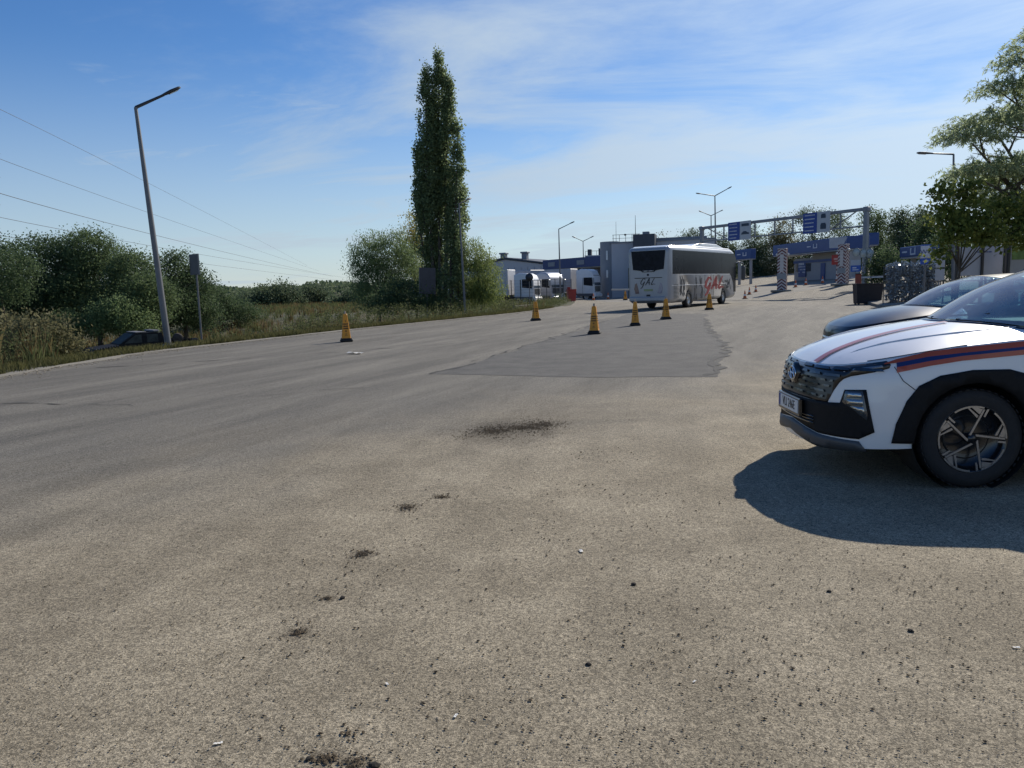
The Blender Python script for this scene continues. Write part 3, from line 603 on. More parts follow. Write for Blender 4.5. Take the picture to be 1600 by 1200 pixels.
# near right: broad-leaved tree with backlit yellow-green put into its leaf colour, and the big willow cut by the frame
tree('broadleaf_tree', 'broad-leaved tree with sunlit yellow-green lower leaves over the white board', px_base(1486, 23), [B(1472, 302, 22.6, 17, 20), B(1476, 335, 22.4, 22, 24), B(1512, 300, 23, 24, 24), B(1520, 340, 22.6, 30, 26), B(1498, 362, 22.2, 30, 20), B(1545, 362, 22.4, 30, 20), B(1585, 372, 23, 30, 18), B(1570, 335, 23.5, 34, 30), B(1462, 396, 22.2, 14, 13), B(1610, 350, 23.5, 34, 34), B(1478, 375, 22.3, 14, 14)], 6200, 0.115, G_BRIGHT, None, 0.05, 0.15, 0.85, 0.25, per=8, low=0.9)
def big_willow():
    Y0 = 25; base = at(1660, 470, Y0+1); bx, by = base.x, base.y; bz = lot_z(bx)
    root = thing('weeping_willow', 'large willow with long narrow leaves at the right picture edge', 'tree', (bx, by, bz))
    off = np.array([bx, by, bz]); blobs = [B(1555, 205, Y0, 58, 48), B(1580, 275, Y0, 62, 55), B(1520, 225, Y0-0.4, 38, 44), B(1530, 280, Y0-0.2, 44, 40), B(1585, 150, Y0, 42, 42), B(1565, 325, Y0+0.5, 42, 38), B(1615, 105, Y0, 42, 44), B(1650, 70, Y0, 46, 44), B(1640, 330, Y0-0.8, 50, 50), B(1640, 180, Y0, 70, 70), B(1605, 325, Y0+0.5, 50, 42), B(1680, 270, Y0, 90, 90), B(1690, 130, Y0+1, 70, 60), B(1560, 300, Y0+1, 50, 50), B(1720, 380, Y0+1, 90, 60)]
    PP, DD = [], []; mb = MB()
    for b in blobs:
        c = np.array(b[:3])-off; r = np.array(b[3:6]); m = int(75*r[0]*r[2])+40
        for _ in range(m):
            d = unit(1)[0]; d[2] = abs(d[2])*0.7-0.1; s = c+d*r*(0.35+0.65*random.random()); out = np.array([d[0], d[1]*0.5, 0.25]); q = s.copy(); L = 0.55+0.6*random.random(); pts = [s]
            for k in range(7):
                q = q+np.array([out[0]*0.10, out[1]*0.10, 0.085-0.030*k])*L*1.25; pts.append(q.copy())
            pts = np.array(pts); tn = 26; t = RNG.random(tn)*6.99; i = t.astype(int); f = (t-i)[:, None]; p = pts[i]*(1-f)+pts[i+1]*f; dv = pts[i+1]-pts[i]; dv /= np.linalg.norm(dv, axis=1, keepdims=True)+1e-9
            dd = dv*0.7+unit(tn)*0.9+np.array([0, 0, -0.25]); dd /= np.linalg.norm(dd, axis=1, keepdims=True)
            PP.append(p+dd*0.06); DD.append(dd)
            mb.tube([Vector(pts[0]), Vector(pts[3]), Vector(pts[7])], [0.006, 0.004, 0.002], 4, cap=False)
    P = np.concatenate(PP); D = np.concatenate(DD); s = 0.14*(0.7+0.6*RNG.random(len(P)))
    np_mesh('crown', quads(P, D, s, s*0.22), 4, leaf_mat('leaf_near_willow', (0.19, 0.245, 0.13), (0.34, 0.40, 0.22), 0.6), root)
    mb.build('twigs', BARK, root)
    tips = [Vector(np.array(b[:3])-off) for b in blobs]; trunk_mesh((0, 0, 0), tips, 0.26, root, BARK)
big_willow()
# far wooded ridge: one mass
n = 30000; X = -200+RNG.random(n)*290; Yf = 270+RNG.random(n)*150; hgt = 3.9+0.9*np.sin(X*0.07)+0.7*np.sin(X*0.19+Yf*0.03)+0.5*np.sin(X*0.43)
gz = np.array([land_z(float(a), float(b)) for a, b in zip(X, Yf)]); P = np.stack([X, Yf, gz+hgt*RNG.random(n)**0.5], -1)
s = 1.2*(0.6+0.8*RNG.random(n)); tag(np_mesh('far_wood', quads(P, unit(n), s, s*0.8), 4, G_FAR), 'wooded ridge on the horizon beyond the field', kind='stuff')
# grasses and weeds
def blades(name, P, h, lean, w, m, label):
    n = len(P); P = P[~ditch(P) | (RNG.random(n) < (0.75 if h < 0.3 else 0.0))]; n = len(P); a = RNG.random(n)*6.283; hh = h*(0.5+0.8*RNG.random(n)); ln = lean*hh*(0.2+RNG.random(n))
    b = RNG.random(n)*6.283; ww = w*(0.6+0.8*RNG.random(n))
    ex = np.stack([np.cos(b), np.sin(b), np.zeros(n)], -1)*ww[:, None]; tip = P+np.stack([np.cos(a)*ln, np.sin(a)*ln, hh], -1); mid = P+np.stack([np.cos(a)*ln*0.35, np.sin(a)*ln*0.35, hh*0.6], -1)
    Q = np.stack([P-ex, P+ex, mid+ex*0.7, tip, mid-ex*0.7], 1).reshape(-1, 3)
    return tag(np_mesh(name, Q, 5, m), label, kind='stuff')
def ditch(P): return (P[:, 1] > 19.0) & (P[:, 1] < 40.5) & (P[:, 0]/P[:, 1] < -0.395) & (P[:, 0]/P[:, 1] > -0.60)     # trampled hollow round the wreck
def strip(n, y0, y1, d0, d1, pw=1.0, clumps=0):
    y = y0+(y1-y0)*RNG.random(n); d = d0+(d1-d0)*RNG.random(n)**pw
    if clumps:
        cy = y0+(y1-y0)*RNG.random(clumps); cd = d0+(d1-d0)*RNG.random(clumps)**pw; i = RNG.integers(0, clumps, n); y = cy[i]+RNG.normal(size=n)*0.16; d = np.maximum(d0, cd[i]+RNG.normal(size=n)*0.16)
    x = np.array([edge_x(float(a)) for a in y])-d
    return np.stack([x, y, np.array([land_z(float(a), float(b)) for a, b in zip(x, y)])], -1)
GR_GREEN = leaf_mat('grass_green', (0.055, 0.062, 0.022), (0.13, 0.125, 0.05), 0.35, 0.6)
GR_DRY = leaf_mat('grass_dry', (0.075, 0.056, 0.022), (0.19, 0.14, 0.062), 0.35, 0.7)
GR_WEED = leaf_mat('weed_green', (0.055, 0.075, 0.028), (0.13, 0.145, 0.06), 0.4, 0.6)
blades('verge_grass', strip(42000, 11, 56, 0.10, 2.6, 1.2, 1600), 0.17, 0.5, 0.010, GR_GREEN, 'short green grass on the verge beside the tarmac')
blades('dry_grass', strip(30000, 14, 62, 1.6, 34, 1.1, 1500), 0.5, 0.35, 0.012, GR_DRY, 'tall dry tan grass covering the field')
blades('field_grass', strip(16000, 40, 130, 2.0, 70, 1.0, 1000), 0.6, 0.4, 0.03, GR_DRY, 'dry grass of the field farther off')
blades('green_field_grass', strip(44000, 14, 110, 1.2, 50, 1.0, 2200), 0.55, 0.4, 0.018, GR_WEED, 'green tufts growing through the dry field')
# leafy weeds near the verge, thick towards the poplar
P = np.concatenate([strip(15000, 31, 50, 0.6, 3.2, 1.0, 300), strip(4000, 22, 33, 1.0, 4.0, 1.0, 120), strip(8000, 44, 76, 0.4, 2.5, 1.0, 160), strip(7000, 12, 22, 1.2, 3.5, 1.0, 140)])
hw = 0.25+0.75*(0.5+0.5*np.sin(P[:, 1]*1.3+np.sin(P[:, 1]*0.45)*3)); P[:, 2] += RNG.random(len(P))**0.8*hw; P = P[~ditch(P)]; s = 0.06*(0.6+0.9*RNG.random(len(P)))
tag(np_mesh('weeds', quads(P, unit(len(P)), s, s*0.55), 4, GR_WEED), 'leafy green weeds crowding the verge', kind='stuff')
blades('reeds', strip(3000, 12, 24, 1.6, 7.0, 1.0, 160), 1.1, 0.3, 0.010, leaf_mat('reed', (0.085, 0.075, 0.035), (0.17, 0.14, 0.065), 0.35, 0.7), 'brown reeds and dead stalks at the lower left')
# ---------------------------------------------------------------- parked cars: surfaces measured u back from the nose, v to the near side, z up
import bisect
from mathutils.geometry import delaunay_2d_cdt
def smooth(pts,n=400):
    # monotone cubic-ish: sample catmull-rom in y(x), return dense table
    xs=[p[0] for p in pts];ys=[p[1] for p in pts];m=[]
    for i in range(len(pts)):
        if i==0: m.append((ys[1]-ys[0])/(xs[1]-xs[0]))
        elif i==len(pts)-1: m.append((ys[-1]-ys[-2])/(xs[-1]-xs[-2]))
        else:
            a=(ys[i]-ys[i-1])/(xs[i]-xs[i-1]);b=(ys[i+1]-ys[i])/(xs[i+1]-xs[i])
            m.append(0 if a*b<=0 else 2*a*b/(a+b))
    def f(x):
        if x<=xs[0]: return ys[0]
        if x>=xs[-1]: return ys[-1]
        i=0
        while x>xs[i+1]: i+=1
        h=xs[i+1]-xs[i];t=(x-xs[i])/h
        return (2*t**3-3*t*t+1)*ys[i]+(t**3-2*t*t+t)*h*m[i]+(-2*t**3+3*t*t)*ys[i+1]+(t**3-t*t)*h*m[i+1]
    return f
def catmull(P,n=12):
    out=[]
    for i in range(len(P)-1):
        p0=P[i-1] if i else (2*P[0][0]-P[1][0],2*P[0][1]-P[1][1])
        p1,p2=P[i],P[i+1]
        p3=P[i+2] if i+2<len(P) else (2*P[-1][0]-P[-2][0],2*P[-1][1]-P[-2][1])
        for k in range(n):
            t=k/n
            out.append(tuple(.5*((2*b)+(-a+c)*t+(2*a-5*b+4*c-d)*t*t+(-a+3*b-3*c+d)*t**3) for a,b,c,d in zip(p0,p1,p2,p3)))
    out.append(P[-1]);return out
OUT=catmull([(0,0),(.008,.2),(.035,.4),(.085,.56),(.165,.70),(.29,.81),(.47,.885),(.72,.918),(1.05,.93),(2,.935),(3.3,.93),(4.0,.90),(4.28,.82),(4.43,.66),(4.5,.4),(4.52,0)])
ARC=[0.]
for a,b in zip(OUT,OUT[1:]): ARC.append(ARC[-1]+math.hypot(b[0]-a[0],b[1]-a[1]))
SMAX=ARC[-1]
def outline(s):
    s=max(0,min(SMAX,s));i=0

    i=min(len(OUT)-2,max(0,bisect.bisect_right(ARC,s)-1))
    t=(s-ARC[i])/(ARC[i+1]-ARC[i]);a,b=OUT[i],OUT[i+1]
    du,dv=b[0]-a[0],b[1]-a[1];L=math.hypot(du,dv)
    return a[0]+du*t,a[1]+dv*t,-dv/L,du/L  # outward normal (front: -u ; side: +v)
side_in=smooth([(.15,.10),(.25,.05),(.33,.02),(.5,0),(.75,0),(.85,.01),(.95,.025),(1.15,.06)])
front_in=smooth([(.15,.16),(.22,.03),(.27,-.02),(.33,-.015),(.45,-.01),(.6,-.012),(.70,.005),(.80,.02),(.90,.045),(1.0,.09)])
ztop=smooth([(0,.875),(.1,.895),(.2,.917),(.3,.935),(.47,.965),(.72,1.005),(1.05,1.05),(1.5,1.085),(2.5,1.10),(4.0,1.12),(4.52,1.12)])
def zt(s): return ztop(outline(s)[0])
def skin(s,z):
    u,v,nu,nv=outline(s)
    w=abs(nu)
    ins=side_in(z)*(1-w)+front_in(z)*w if nu<0 else side_in(z)
    t=(z-(ztop(u)-.09))/.09
    if t>0: ins+=.035*t*t
    return (u-nu*ins,v-nv*ins,z)
zcen=smooth([(0,.875),(.12,.95),(.25,1.005),(.45,1.07),(.72,1.13),(1.05,1.18),(1.3,1.205),(1.6,1.225)])
# top outline curve: dense (u,v,z,s)
TOP=[(*skin(s,zt(s)),s) for s in [SMAX*i/2400 for i in range(2401)]]
def top_at(u):
    for a,b in zip(TOP,TOP[1:]):
        if a[0]<=u<=b[0]:
            t=(u-a[0])/(b[0]-a[0]+1e-9);return a[1]+(b[1]-a[1])*t,a[2]+(b[2]-a[2])*t
    return TOP[0][1],TOP[0][2]
U0=TOP[0][0]
def hood(u,v):
    vs,zs=top_at(u);zc=zcen(u-U0)
    r=min(1,abs(v)/max(vs,1e-4))
    return (u,v,zs+(max(zc,zs)-zs)*(1-r**2.6))
def patch(name, poly, fn, m, parent, step, off=0.0, rim=0.0, smooth=True, centre=(2.25, 0, 0.55)):
    """polygon drawn in a surface's own two parameters, cut along a grid so that it follows the surface; off = proud of it, rim = turned-in edge"""
    P = []
    for (x0, y0), (x1, y1) in zip(poly, list(poly[1:])+[poly[0]]):
        n = max(1, int(math.ceil(max(abs(x1-x0)/step[0], abs(y1-y0)/step[1])-1e-6)))
        for k in range(n): P.append(Vector((x0+(x1-x0)*k/n, y0+(y1-y0)*k/n)))
    nb_ = len(P); lo = [min(p[i] for p in P) for i in (0, 1)]; hi = [max(p[i] for p in P) for i in (0, 1)]
    def inside(x, y):
        c = False; j = nb_-1; near = False
        for i in range(nb_):
            p, q = P[i], P[j]
            if (p.y > y) != (q.y > y) and x < (q.x-p.x)*(y-p.y)/(q.y-p.y)+p.x: c = not c
            if abs(p.x-x) < step[0]*0.35 and abs(p.y-y) < step[1]*0.35: near = True
            j = i
        return c and not near
    gx = lo[0]+step[0]*0.5
    while gx < hi[0]:
        gy = lo[1]+step[1]*0.5
        while gy < hi[1]:
            if inside(gx, gy): P.append(Vector((gx, gy)))
            gy += step[1]
        gx += step[0]
    cv, ce, cf, *_ = delaunay_2d_cdt(P, [(i, (i+1) % nb_) for i in range(nb_)], [], 1, 1e-6)
    bm = bmesh.new(); bv = [bm.verts.new((p.x, p.y, 0)) for p in cv]
    for f in cf:
        try: bm.faces.new([bv[i] for i in f])
        except ValueError: pass
    bmesh.ops.delete(bm, geom=[v for v in bm.verts if not v.link_faces], context='VERTS')
    nrm = {}
    def N(a, b):
        e = 0.004; p = Vector(fn(a, b)); pa = Vector(fn(a+e, b))-Vector(fn(a-e, b)); pb = Vector(fn(a, b+e))-Vector(fn(a, b-e)); q = pa.cross(pb)
        if q.length < 1e-12: return Vector((0, 0, 1))
        q.normalize(); return q if q.dot(p-Vector(centre)) >= 0 else -q
    for v in bm.verts: nrm[v] = (Vector(fn(v.co.x, v.co.y)), N(v.co.x, v.co.y))
    for v in list(nrm): p, q = nrm[v]; v.co = p+q*off
    if rim:
        be = [e for e in bm.edges if e.is_boundary]; old = {}
        r = bmesh.ops.extrude_edge_only(bm, edges=be); nv = [g for g in r['geom'] if isinstance(g, bmesh.types.BMVert)]
        from mathutils.kdtree import KDTree
        kd = KDTree(len(nrm)); L = list(nrm.items())
        for i, (v, pq) in enumerate(L): kd.insert(pq[0]+pq[1]*off, i)
        kd.balance()
        for v in nv:
            _, i, _ = kd.find(v.co); v.co = v.co-L[i][1][1]*rim
    bmesh.ops.recalc_face_normals(bm, faces=bm.faces)
    me = bpy.data.meshes.new(name); bm.to_mesh(me); bm.free(); me.polygons.foreach_set('use_smooth', [smooth]*len(me.polygons))
    return link(name, me, m, parent)
def s_of_u(u):
    lo, hi = 0.5, SMAX*0.85
    for _ in range(40):
        mid = (lo+hi)/2
        if outline(mid)[0] < u: lo = mid
        else: hi = mid
    return lo
SF, SR = s_of_u(0.985), s_of_u(3.69)
ARCH = [(-.565, .34), (-.54, .484), (-.475, .652), (-.395, .764), (-.25, .836), (-.03, .872), (.22, .872), (.36, .83), (.46, .72), (.53, .52), (.55, .34)]
def arch_inner(c, n=14, r=0.405, zc=0.37, zb=0.30): 
    P = [(c-r*math.cos(math.pi*k/n), zc+r*math.sin(math.pi*k/n)) for k in range(n+1)]
    return [(c-r, zb)]+P+[(c+r, zb)]
def wheel(parent, u, v, side, m_rim, detail=True):
    """alloy wheel with pinwheel spokes; side +1 = near side"""
    root = None; y0 = -v            # local y is minus v
    o = -side                       # outward direction in local y
    mb = MB(); prof = [(0.245, -0.10), (0.30, -0.115), (0.345, -0.10), (0.362, -0.08), (0.366, -0.02), (0.366, 0.02), (0.362, 0.075), (0.348, 0.098), (0.30, 0.112), (0.252, 0.10)]
    mb.lathe([(r, a*o) for r, a in prof], (u, y0, 0.366), 'y', 56)
    for k in range(44):             # shoulder tread blocks
        t = 2*math.pi*k/44; c = Vector((u+0.362*math.cos(t), y0+0.078*o, 0.366+0.3625*math.sin(t))); mb.box(c, (0.006, 0.045, 0.028), M=Matrix.Rotation(-t, 3, 'Y'))
    ty = mb.build('tyre', mat('tyre_rubber', (0.016, 0.016, 0.017), 0.75, var=0.2, scale=20, bump=0.2, bscale=90), parent)
    mb = MB(); mb.lathe([(0.0, 0.03*o), (0.07, 0.035*o), (0.2, 0.0), (0.235, 0.06*o), (0.246, 0.104*o), (0.252, 0.100*o), (0.252, -0.05*o)], (u, y0, 0.366), 'y', 48)
    rim = mb.build('rim', mat('rim_black', (0.012, 0.012, 0.014), 0.25, 0.2, coat=0.5), parent)
    if detail:
        mb = MB(); yb = y0+0.088*o
        def P2(r, t): return (r*math.cos(t), r*math.sin(t))
        def plate(pts, th=0.012):
            n = len(pts); V = [(u+a*1.0, yb, 0.366+b) for a, b in pts]+[(u+a, yb+th*o, 0.366+b) for a, b in pts]
            mb.add(V, [tuple(range(n)), tuple(range(2*n-1, n-1, -1))]+[(k, (k+1) % n, n+(k+1) % n, n+k) for k in range(n)])
        for k in range(5):
            a = 2*math.pi*k/5+R(64); ca_, sa_ = math.cos(a), math.sin(a)
            def X(x, y): return (x*ca_-y*sa_, x*sa_+y*ca_)
            plate([X(0.02, 0.022), X(0.225, 0.022), X(0.225, 0.035), X(0.015, 0.037)])                       # slim spoke
            plate([X(0.180, 0.040), X(0.222, 0.038), X(0.215, 0.108), X(0.205, 0.125)])                      # flag at its end
            plate([X(0.150, 0.046), X(0.168, 0.044), X(0.192, 0.135), X(0.186, 0.139)])                      # second line
            plate([X(0.178, -0.004), X(0.240, -0.004), X(0.236, 0.010), X(0.192, 0.010), X(0.192, 0.008), X(0.178, 0.008)])
            arc = [P2(0.243, a+R(8+52*i/8)) for i in range(9)]+[P2(0.231, a+R(60-52*i/8)) for i in range(9)]; plate(arc)
        mb.build('spokes', mat('machined_alloy', (0.42, 0.42, 0.43), 0.28, 0.9, var=0.05), parent)
        mb = MB(); mb.lathe([(0, 0.1*o), (0.028, 0.098*o), (0.034, 0.08*o), (0.034, 0.02*o)], (u, y0, 0.366), 'y', 24); mb.build('hub_cap', MATS['rim_black'], parent)
        mb = MB(); mb.lathe([(0.165, -0.01*o), (0.165, 0.012*o), (0.06, 0.012*o)], (u, y0, 0.366), 'y', 32); mb.build('brake_disc', mat('brake_steel', (0.25, 0.25, 0.25), 0.4, 0.9, scale=8), parent)
    return ty
def car(name, label, loc, rz, paint, zs=1.0, full=True):
    root = thing(name, label, 'car', (*loc, 0), rz)
    gloss = mat('gloss_black', (0.010, 0.010, 0.012), 0.18, coat=0.6); plastic = mat('black_cladding', (0.012, 0.012, 0.013), 0.65, var=0.15, scale=30, bump=0.15, bscale=300, spec=0.2)
    Zs = lambda z: z if zs == 1.0 else 0.04+(z-0.04)*zs
    def SK(sg=1):
        def f(s, z):
            q = skin(abs(s), min(z, 1.15)); d = sg*(1 if s >= 0 else -1); return (q[0], -q[1]*d, Zs(q[2]))
        return f
    # body skin: near and far halves with wheel openings
    both = []
    for sg in (1, -1):
        tops = [(s_, zt(s_)) for s_ in list(np.arange(0.0, 1.75, 0.022))+list(np.linspace(1.76, SMAX, 60))]
        low = [(0.0, 0.24)]+arch_inner(SF, r=0.42)+[(SF+0.45, 0.24), (SR-0.45, 0.24)]+arch_inner(SR, r=0.42)+[(SR+0.45, 0.30), (SMAX, 0.30)]
        both.append(patch('body', low+tops[::-1], SK(sg), paint, root, (0.05, 0.045)))
    o = both[1]; bm = bmesh.new(); bm.from_mesh(both[0].data); bm.from_mesh(o.data); bmesh.ops.remove_doubles(bm, verts=bm.verts, dist=0.002); bmesh.ops.recalc_face_normals(bm, faces=bm.faces)
    bm.to_mesh(both[0].data); bm.free(); bpy.data.objects.remove(o); both[0].data.polygons.foreach_set('use_smooth', [True]*len(both[0].data.polygons))
    # hood and deck
    ub = lambda v: 1.15+0.36*(v/0.72)**2
    HD = lambda u, v: (lambda q: (q[0], -q[1], Zs(q[2])))(hood(u, v))
    def hood_poly(back):
        L_ = [(q[0], q[1]) for q in (skin(s_, zt(s_)) for s_ in np.arange(0.0, 1.75, 0.022)) if q[0] < 1.02]
        L_ += [(1.08, 0.84), (1.2, 0.82), (1.35, 0.81), (1.45, 0.81)]
        bk = [(back(v), v) for v in [0.8-1.6*k/16 for k in range(17)]]
        return L_+bk+[(u, -v) for u, v in L_[:0:-1]]
    patch('hood', hood_poly(lambda v: min(1.55, ub(v)-0.05)), HD, paint, root, (0.045, 0.045), 0.0015)
    patch('deck', [(1.10, 0.70), (1.30, 0.83), (4.3, 0.78), (4.3, -0.78), (1.30, -0.83), (1.10, -0.70)], lambda u, v: (u, -v, Zs(min(hood(min(u, 1.6), v)[2], 1.15)-0.02)), plastic, root, (0.25, 0.1))
    fend = [(u, top_at(u)[0]*1.0) for u in np.linspace(1.0, 4.40, 30)]
    for sg in (1, -1): patch('fender_top', [(u, v*sg) for u, v in fend]+[(u, 0.74*sg) for u in np.linspace(4.3, 1.0, 20)], HD, paint, root, (0.1, 0.05), 0.001)
    patch('cowl', [(ub(v)-0.06, v) for v in np.linspace(-0.78, 0.78, 15)]+[(ub(v)+0.03, v) for v in np.linspace(0.78, -0.78, 15)], HD, gloss, root, (0.1, 0.1), 0.006, 0.02)
    # cabin
    def base_pt(a): v = 0.735*a; u = ub(v); return Vector((u, v, hood(min(u, 1.55), v)[2]+0.012))
    def roof_pt(a): v = 0.585*a; return Vector((2.08+0.13*a*a, v, 1.615-0.045*a*a))
    def WS(a, t):
        p = base_pt(a).lerp(roof_pt(a), t); k = 0.05*math.sin(math.pi*t)*(1-0.3*a*a); p += Vector((-0.45*k, 0, 0.9*k)); return (p.x, -p.y, Zs(p.z))
    wsg = glass_mat('windscreen_glass', (0.55, 0.86, 0.92), 0.02, 0.95, 3.0, 0.30); tint = glass_mat('tinted_glass', (0.62, 0.80, 0.86), 0.02, 0.9, 1.6)
    patch('windshield', [(-1, 0), (1, 0), (1, 1), (-1, 1)], WS, wsg, root, (0.125, 0.125))
    for sg in (1, -1):
        mb = MB(); mb.tube([Vector(WS(sg*1.0, t))+Vector((0, 0, -0.004)) for t in (0, .25, .5, .75, 1.0)], 0.028, 8); mb.build('a_pillar', gloss, root)
    RF = lambda a, t: (lambda p: (p.x, -p.y, Zs(p.z)))(roof_pt(a).lerp(Vector((3.75-0.1*a*a, 0.55*a, 1.60-0.05*a*a)), t)+Vector((0, 0, 0.035*math.sin(math.pi*t))))
    patch('roof', [(-1, 0), (1, 0), (1, 1), (-1, 1)], RF, paint, root, (0.2, 0.125), 0.002)
    def SG(sg):
        def f(a, t):   # a: 0 front .. 1 rear, t: belt .. roof
            b0 = Vector((1.48+2.7*a, 0.80-0.03*a, 1.06+0.05*a)); r0_ = Vector((2.21+1.45*a, 0.585-0.035*a, 1.57-0.02*a)); p = b0.lerp(r0_, t)+Vector((0, 0.03*math.sin(math.pi*t), 0)); return (p.x, -p.y*sg, Zs(p.z))
        return f
    for sg in (1, -1):
        patch('side_window', [(0.02, 0.0), (0.98, 0.0), (0.98, 0.97), (0.02, 0.97)], SG(sg), tint, root, (0.1, 0.2), 0.0)
        for a0, a1 in ((0.30, 0.345), (0.68, 0.73), (0.95, 1.0)): patch('pillar', [(a0, 0), (a1, 0), (a1, 1), (a0, 1)], SG(sg), gloss, root, (0.1, 0.25), 0.004, 0.01)
    BK = lambda a, t: (lambda p: (p.x, -p.y, Zs(p.z)))(Vector((4.2+0.05*(1-a*a), 0.74*a, 1.10)).lerp(Vector((3.66, 0.55*a, 1.55)), t))
    patch('rear_window', [(-1, 0), (1, 0), (1, 1), (-1, 1)], BK, tint, root, (0.25, 0.25))
    mb = MB(); mb.box((2.05, 0, Zs(1.08)), (0.5, 1.35, 0.14), bev=0.05); mb.build('dashboard', plastic, root)
    for y in (-0.36, 0.36): mb = MB(); mb.box((2.75, y, Zs(1.1)), (0.16, 0.5, 0.5), bev=0.06); mb.box((2.75, y, Zs(1.42)), (0.1, 0.26, 0.16), bev=0.04); mb.build('seat', mat('seat_cloth', (0.05, 0.055, 0.06), 0.9, scale=30), root)
    mb = MB(); mb.lathe([(0.17, -0.012), (0.185, 0), (0.17, 0.012), (0.158, 0), (0.17, -0.012)], (2.32, -0.36 if False else 0.36*-1, Zs(1.13)), 'x', 24); mb.build('steering_wheel', plastic, root)
    for sg in (1, -1):
        mb = MB(); mb.box((1.83, -sg*1.0, Zs(1.16)), (0.13, 0.22, 0.15), bev=0.05); mb.box((1.80, -sg*0.86, Zs(1.10)), (0.07, 0.16, 0.04)); mb.build('mirror', paint, root)
    # arches, sills, floor, wells
    for sg in (1, -1):
        for c in (SF, SR):
            outer = [(c+a, z) for a, z in ARCH]; inner = arch_inner(c, r=0.41, zb=0.34)
            patch('wheel_arch', outer+inner[::-1], SK(sg), plastic, root, (0.06, 0.06), 0.010, 0.05)
        patch('sill', [(SF+0.53, 0.22), (SR-0.545, 0.22), (SR-0.545, 0.37), (SF+0.53, 0.37)], SK(sg), plastic, root, (0.3, 0.05), 0.011, 0.03)
        for u in (0.985, 3.69):
            mb = MB(); mb.lathe([(0.43, 0.0), (0.43, 0.34), (0.0, 0.36)], (u, -sg*0.90 if sg > 0 else 0.56, 0.40), 'y', 28); mb.build('wheel_well', mat('well_black', (0.006, 0.006, 0.006), 0.9), root) if sg > 0 else MB().lathe([(0.43, 0.34), (0.43, 0.0), (0.0, -0.02)], (u, 0.56, 0.40), 'y', 28).build('wheel_well', MATS['well_black'], root)
            wheel(root, u, sg*0.80, sg, None, full and sg > 0)
    mb = MB(); mb.box((2.3, 0, 0.24), (3.4, 1.2, 0.1)); mb.build('underbody', MATS['well_black'], root)
    # front
    F = SK(1); M2 = lambda L: [(s, z) for s, z in L]
    if full:
        bump = [(0.0, 0.40), (0.17, 0.385), (0.48, 0.35), (0.83, 0.355), (0.935, 0.416), (0.87, 0.728), (0.71, 0.716), (0.685, 0.616), (0.565, 0.605), (0.30, 0.598), (0.0, 0.595)]
        patch('lower_bumper', bump+[(-s, z) for s, z in bump[1:-1]][::-1], F, plastic, root, (0.05, 0.05), 0.008, 0.02)
        lip = [(0.0, 0.30), (0.125, 0.285), (0.465, 0.25), (0.73, 0.262), (0.88, 0.268), (0.83, 0.338), (0.48, 0.343), (0.17, 0.375), (0.0, 0.39)]
        patch('skid_plate', lip+[(-s, z) for s, z in lip[1:-1]][::-1], F, mat('satin_grey', (0.075, 0.08, 0.085), 0.5, 0.2), root, (0.05, 0.04), 0.014, 0.05)
        gt = [(s, zt(s)-0.012) for s in (0.0, 0.13, 0.26, 0.4, 0.5, 0.63, 0.775, 0.9, 1.0)]+[(1.03, 0.912)]
        gb = [(1.02, 0.888), (0.915, 0.856), (0.75, 0.82), (0.69, 0.795), (0.655, 0.765), (0.61, 0.70), (0.565, 0.604), (0.30, 0.602), (0.0, 0.60)]
        gp = gt+gb; gr = patch('grille', gp+[(-s, z) for s, z in gp[1:-1]][::-1], F, mat('grille_black', (0.008, 0.008, 0.010), 0.3, coat=0.4), root, (0.05, 0.05), 0.004, 0.006)
        chrome = mat('dark_chrome', (0.12, 0.123, 0.132), 0.18, 0.95, var=0.1)
        wlim = {0.855: 1.0, 0.812: 0.66, 0.770: 0.60, 0.728: 0.57, 0.686: 0.545, 0.644: 0.52}
        for r_i, (z, lim) in enumerate(wlim.items()):
            k = 0; s = 0.02 if r_i % 2 else 0.10
            while s < lim:
                w = 0.17+0.05*((k+r_i) % 2); hh = 0.010
                zz = z+0.03*max(0, s-0.3) if r_i == 0 else z
                for d in (1, -1): patch('grille_bar', [(d*s, zz-hh), (d*min(s+w, lim), zz-hh*0.6), (d*min(s+w*0.94, lim), zz+hh), (d*(s+0.02), zz+hh)][::d], F, chrome, gr, (0.07, 0.1), 0.014, 0.010, False)
                s += w+0.035; k += 1
        for d in (1, -1):       # headlamp pods in the bumper, daytime lights behind the grille tips
            lamp = [(0.705, 0.625), (0.722, 0.708), (0.848, 0.715), (0.885, 0.56), (0.885, 0.50), (0.795, 0.572)]
            hl = patch('headlight', [(d*s, z) for s, z in lamp][::d], F, mat('lamp_glass', (0.05, 0.055, 0.06), 0.06, 0.0, coat=1.0), root, (0.04, 0.04), 0.013, 0.02)
            for q in ([(0.735, 0.66), (0.742, 0.698), (0.836, 0.702), (0.846, 0.665)], [(0.742, 0.615), (0.74, 0.65), (0.848, 0.653), (0.858, 0.61)], [(0.80, 0.578), (0.77, 0.60), (0.86, 0.60), (0.87, 0.545)]): patch('lamp_reflector', [(d*s, z) for s, z in q][::d], F, mat('lamp_chrome', (0.5, 0.5, 0.48), 0.2, 0.9), hl, (0.05, 0.05), 0.016, 0.003)
            patch('daytime_light', [(d*s, z) for s, z in [(0.74, 0.845), (0.98, 0.892), (0.97, 0.905), (0.76, 0.872)]][::d], F, mat('drl_lens', (0.20, 0.21, 0.23), 0.1, 0.4, coat=1.0), root, (0.06, 0.05), 0.009, 0.006)
        lo_ = [(0.02, 0.44), (0.42, 0.415), (0.46, 0.43), (0.36, 0.475), (0.02, 0.485)]
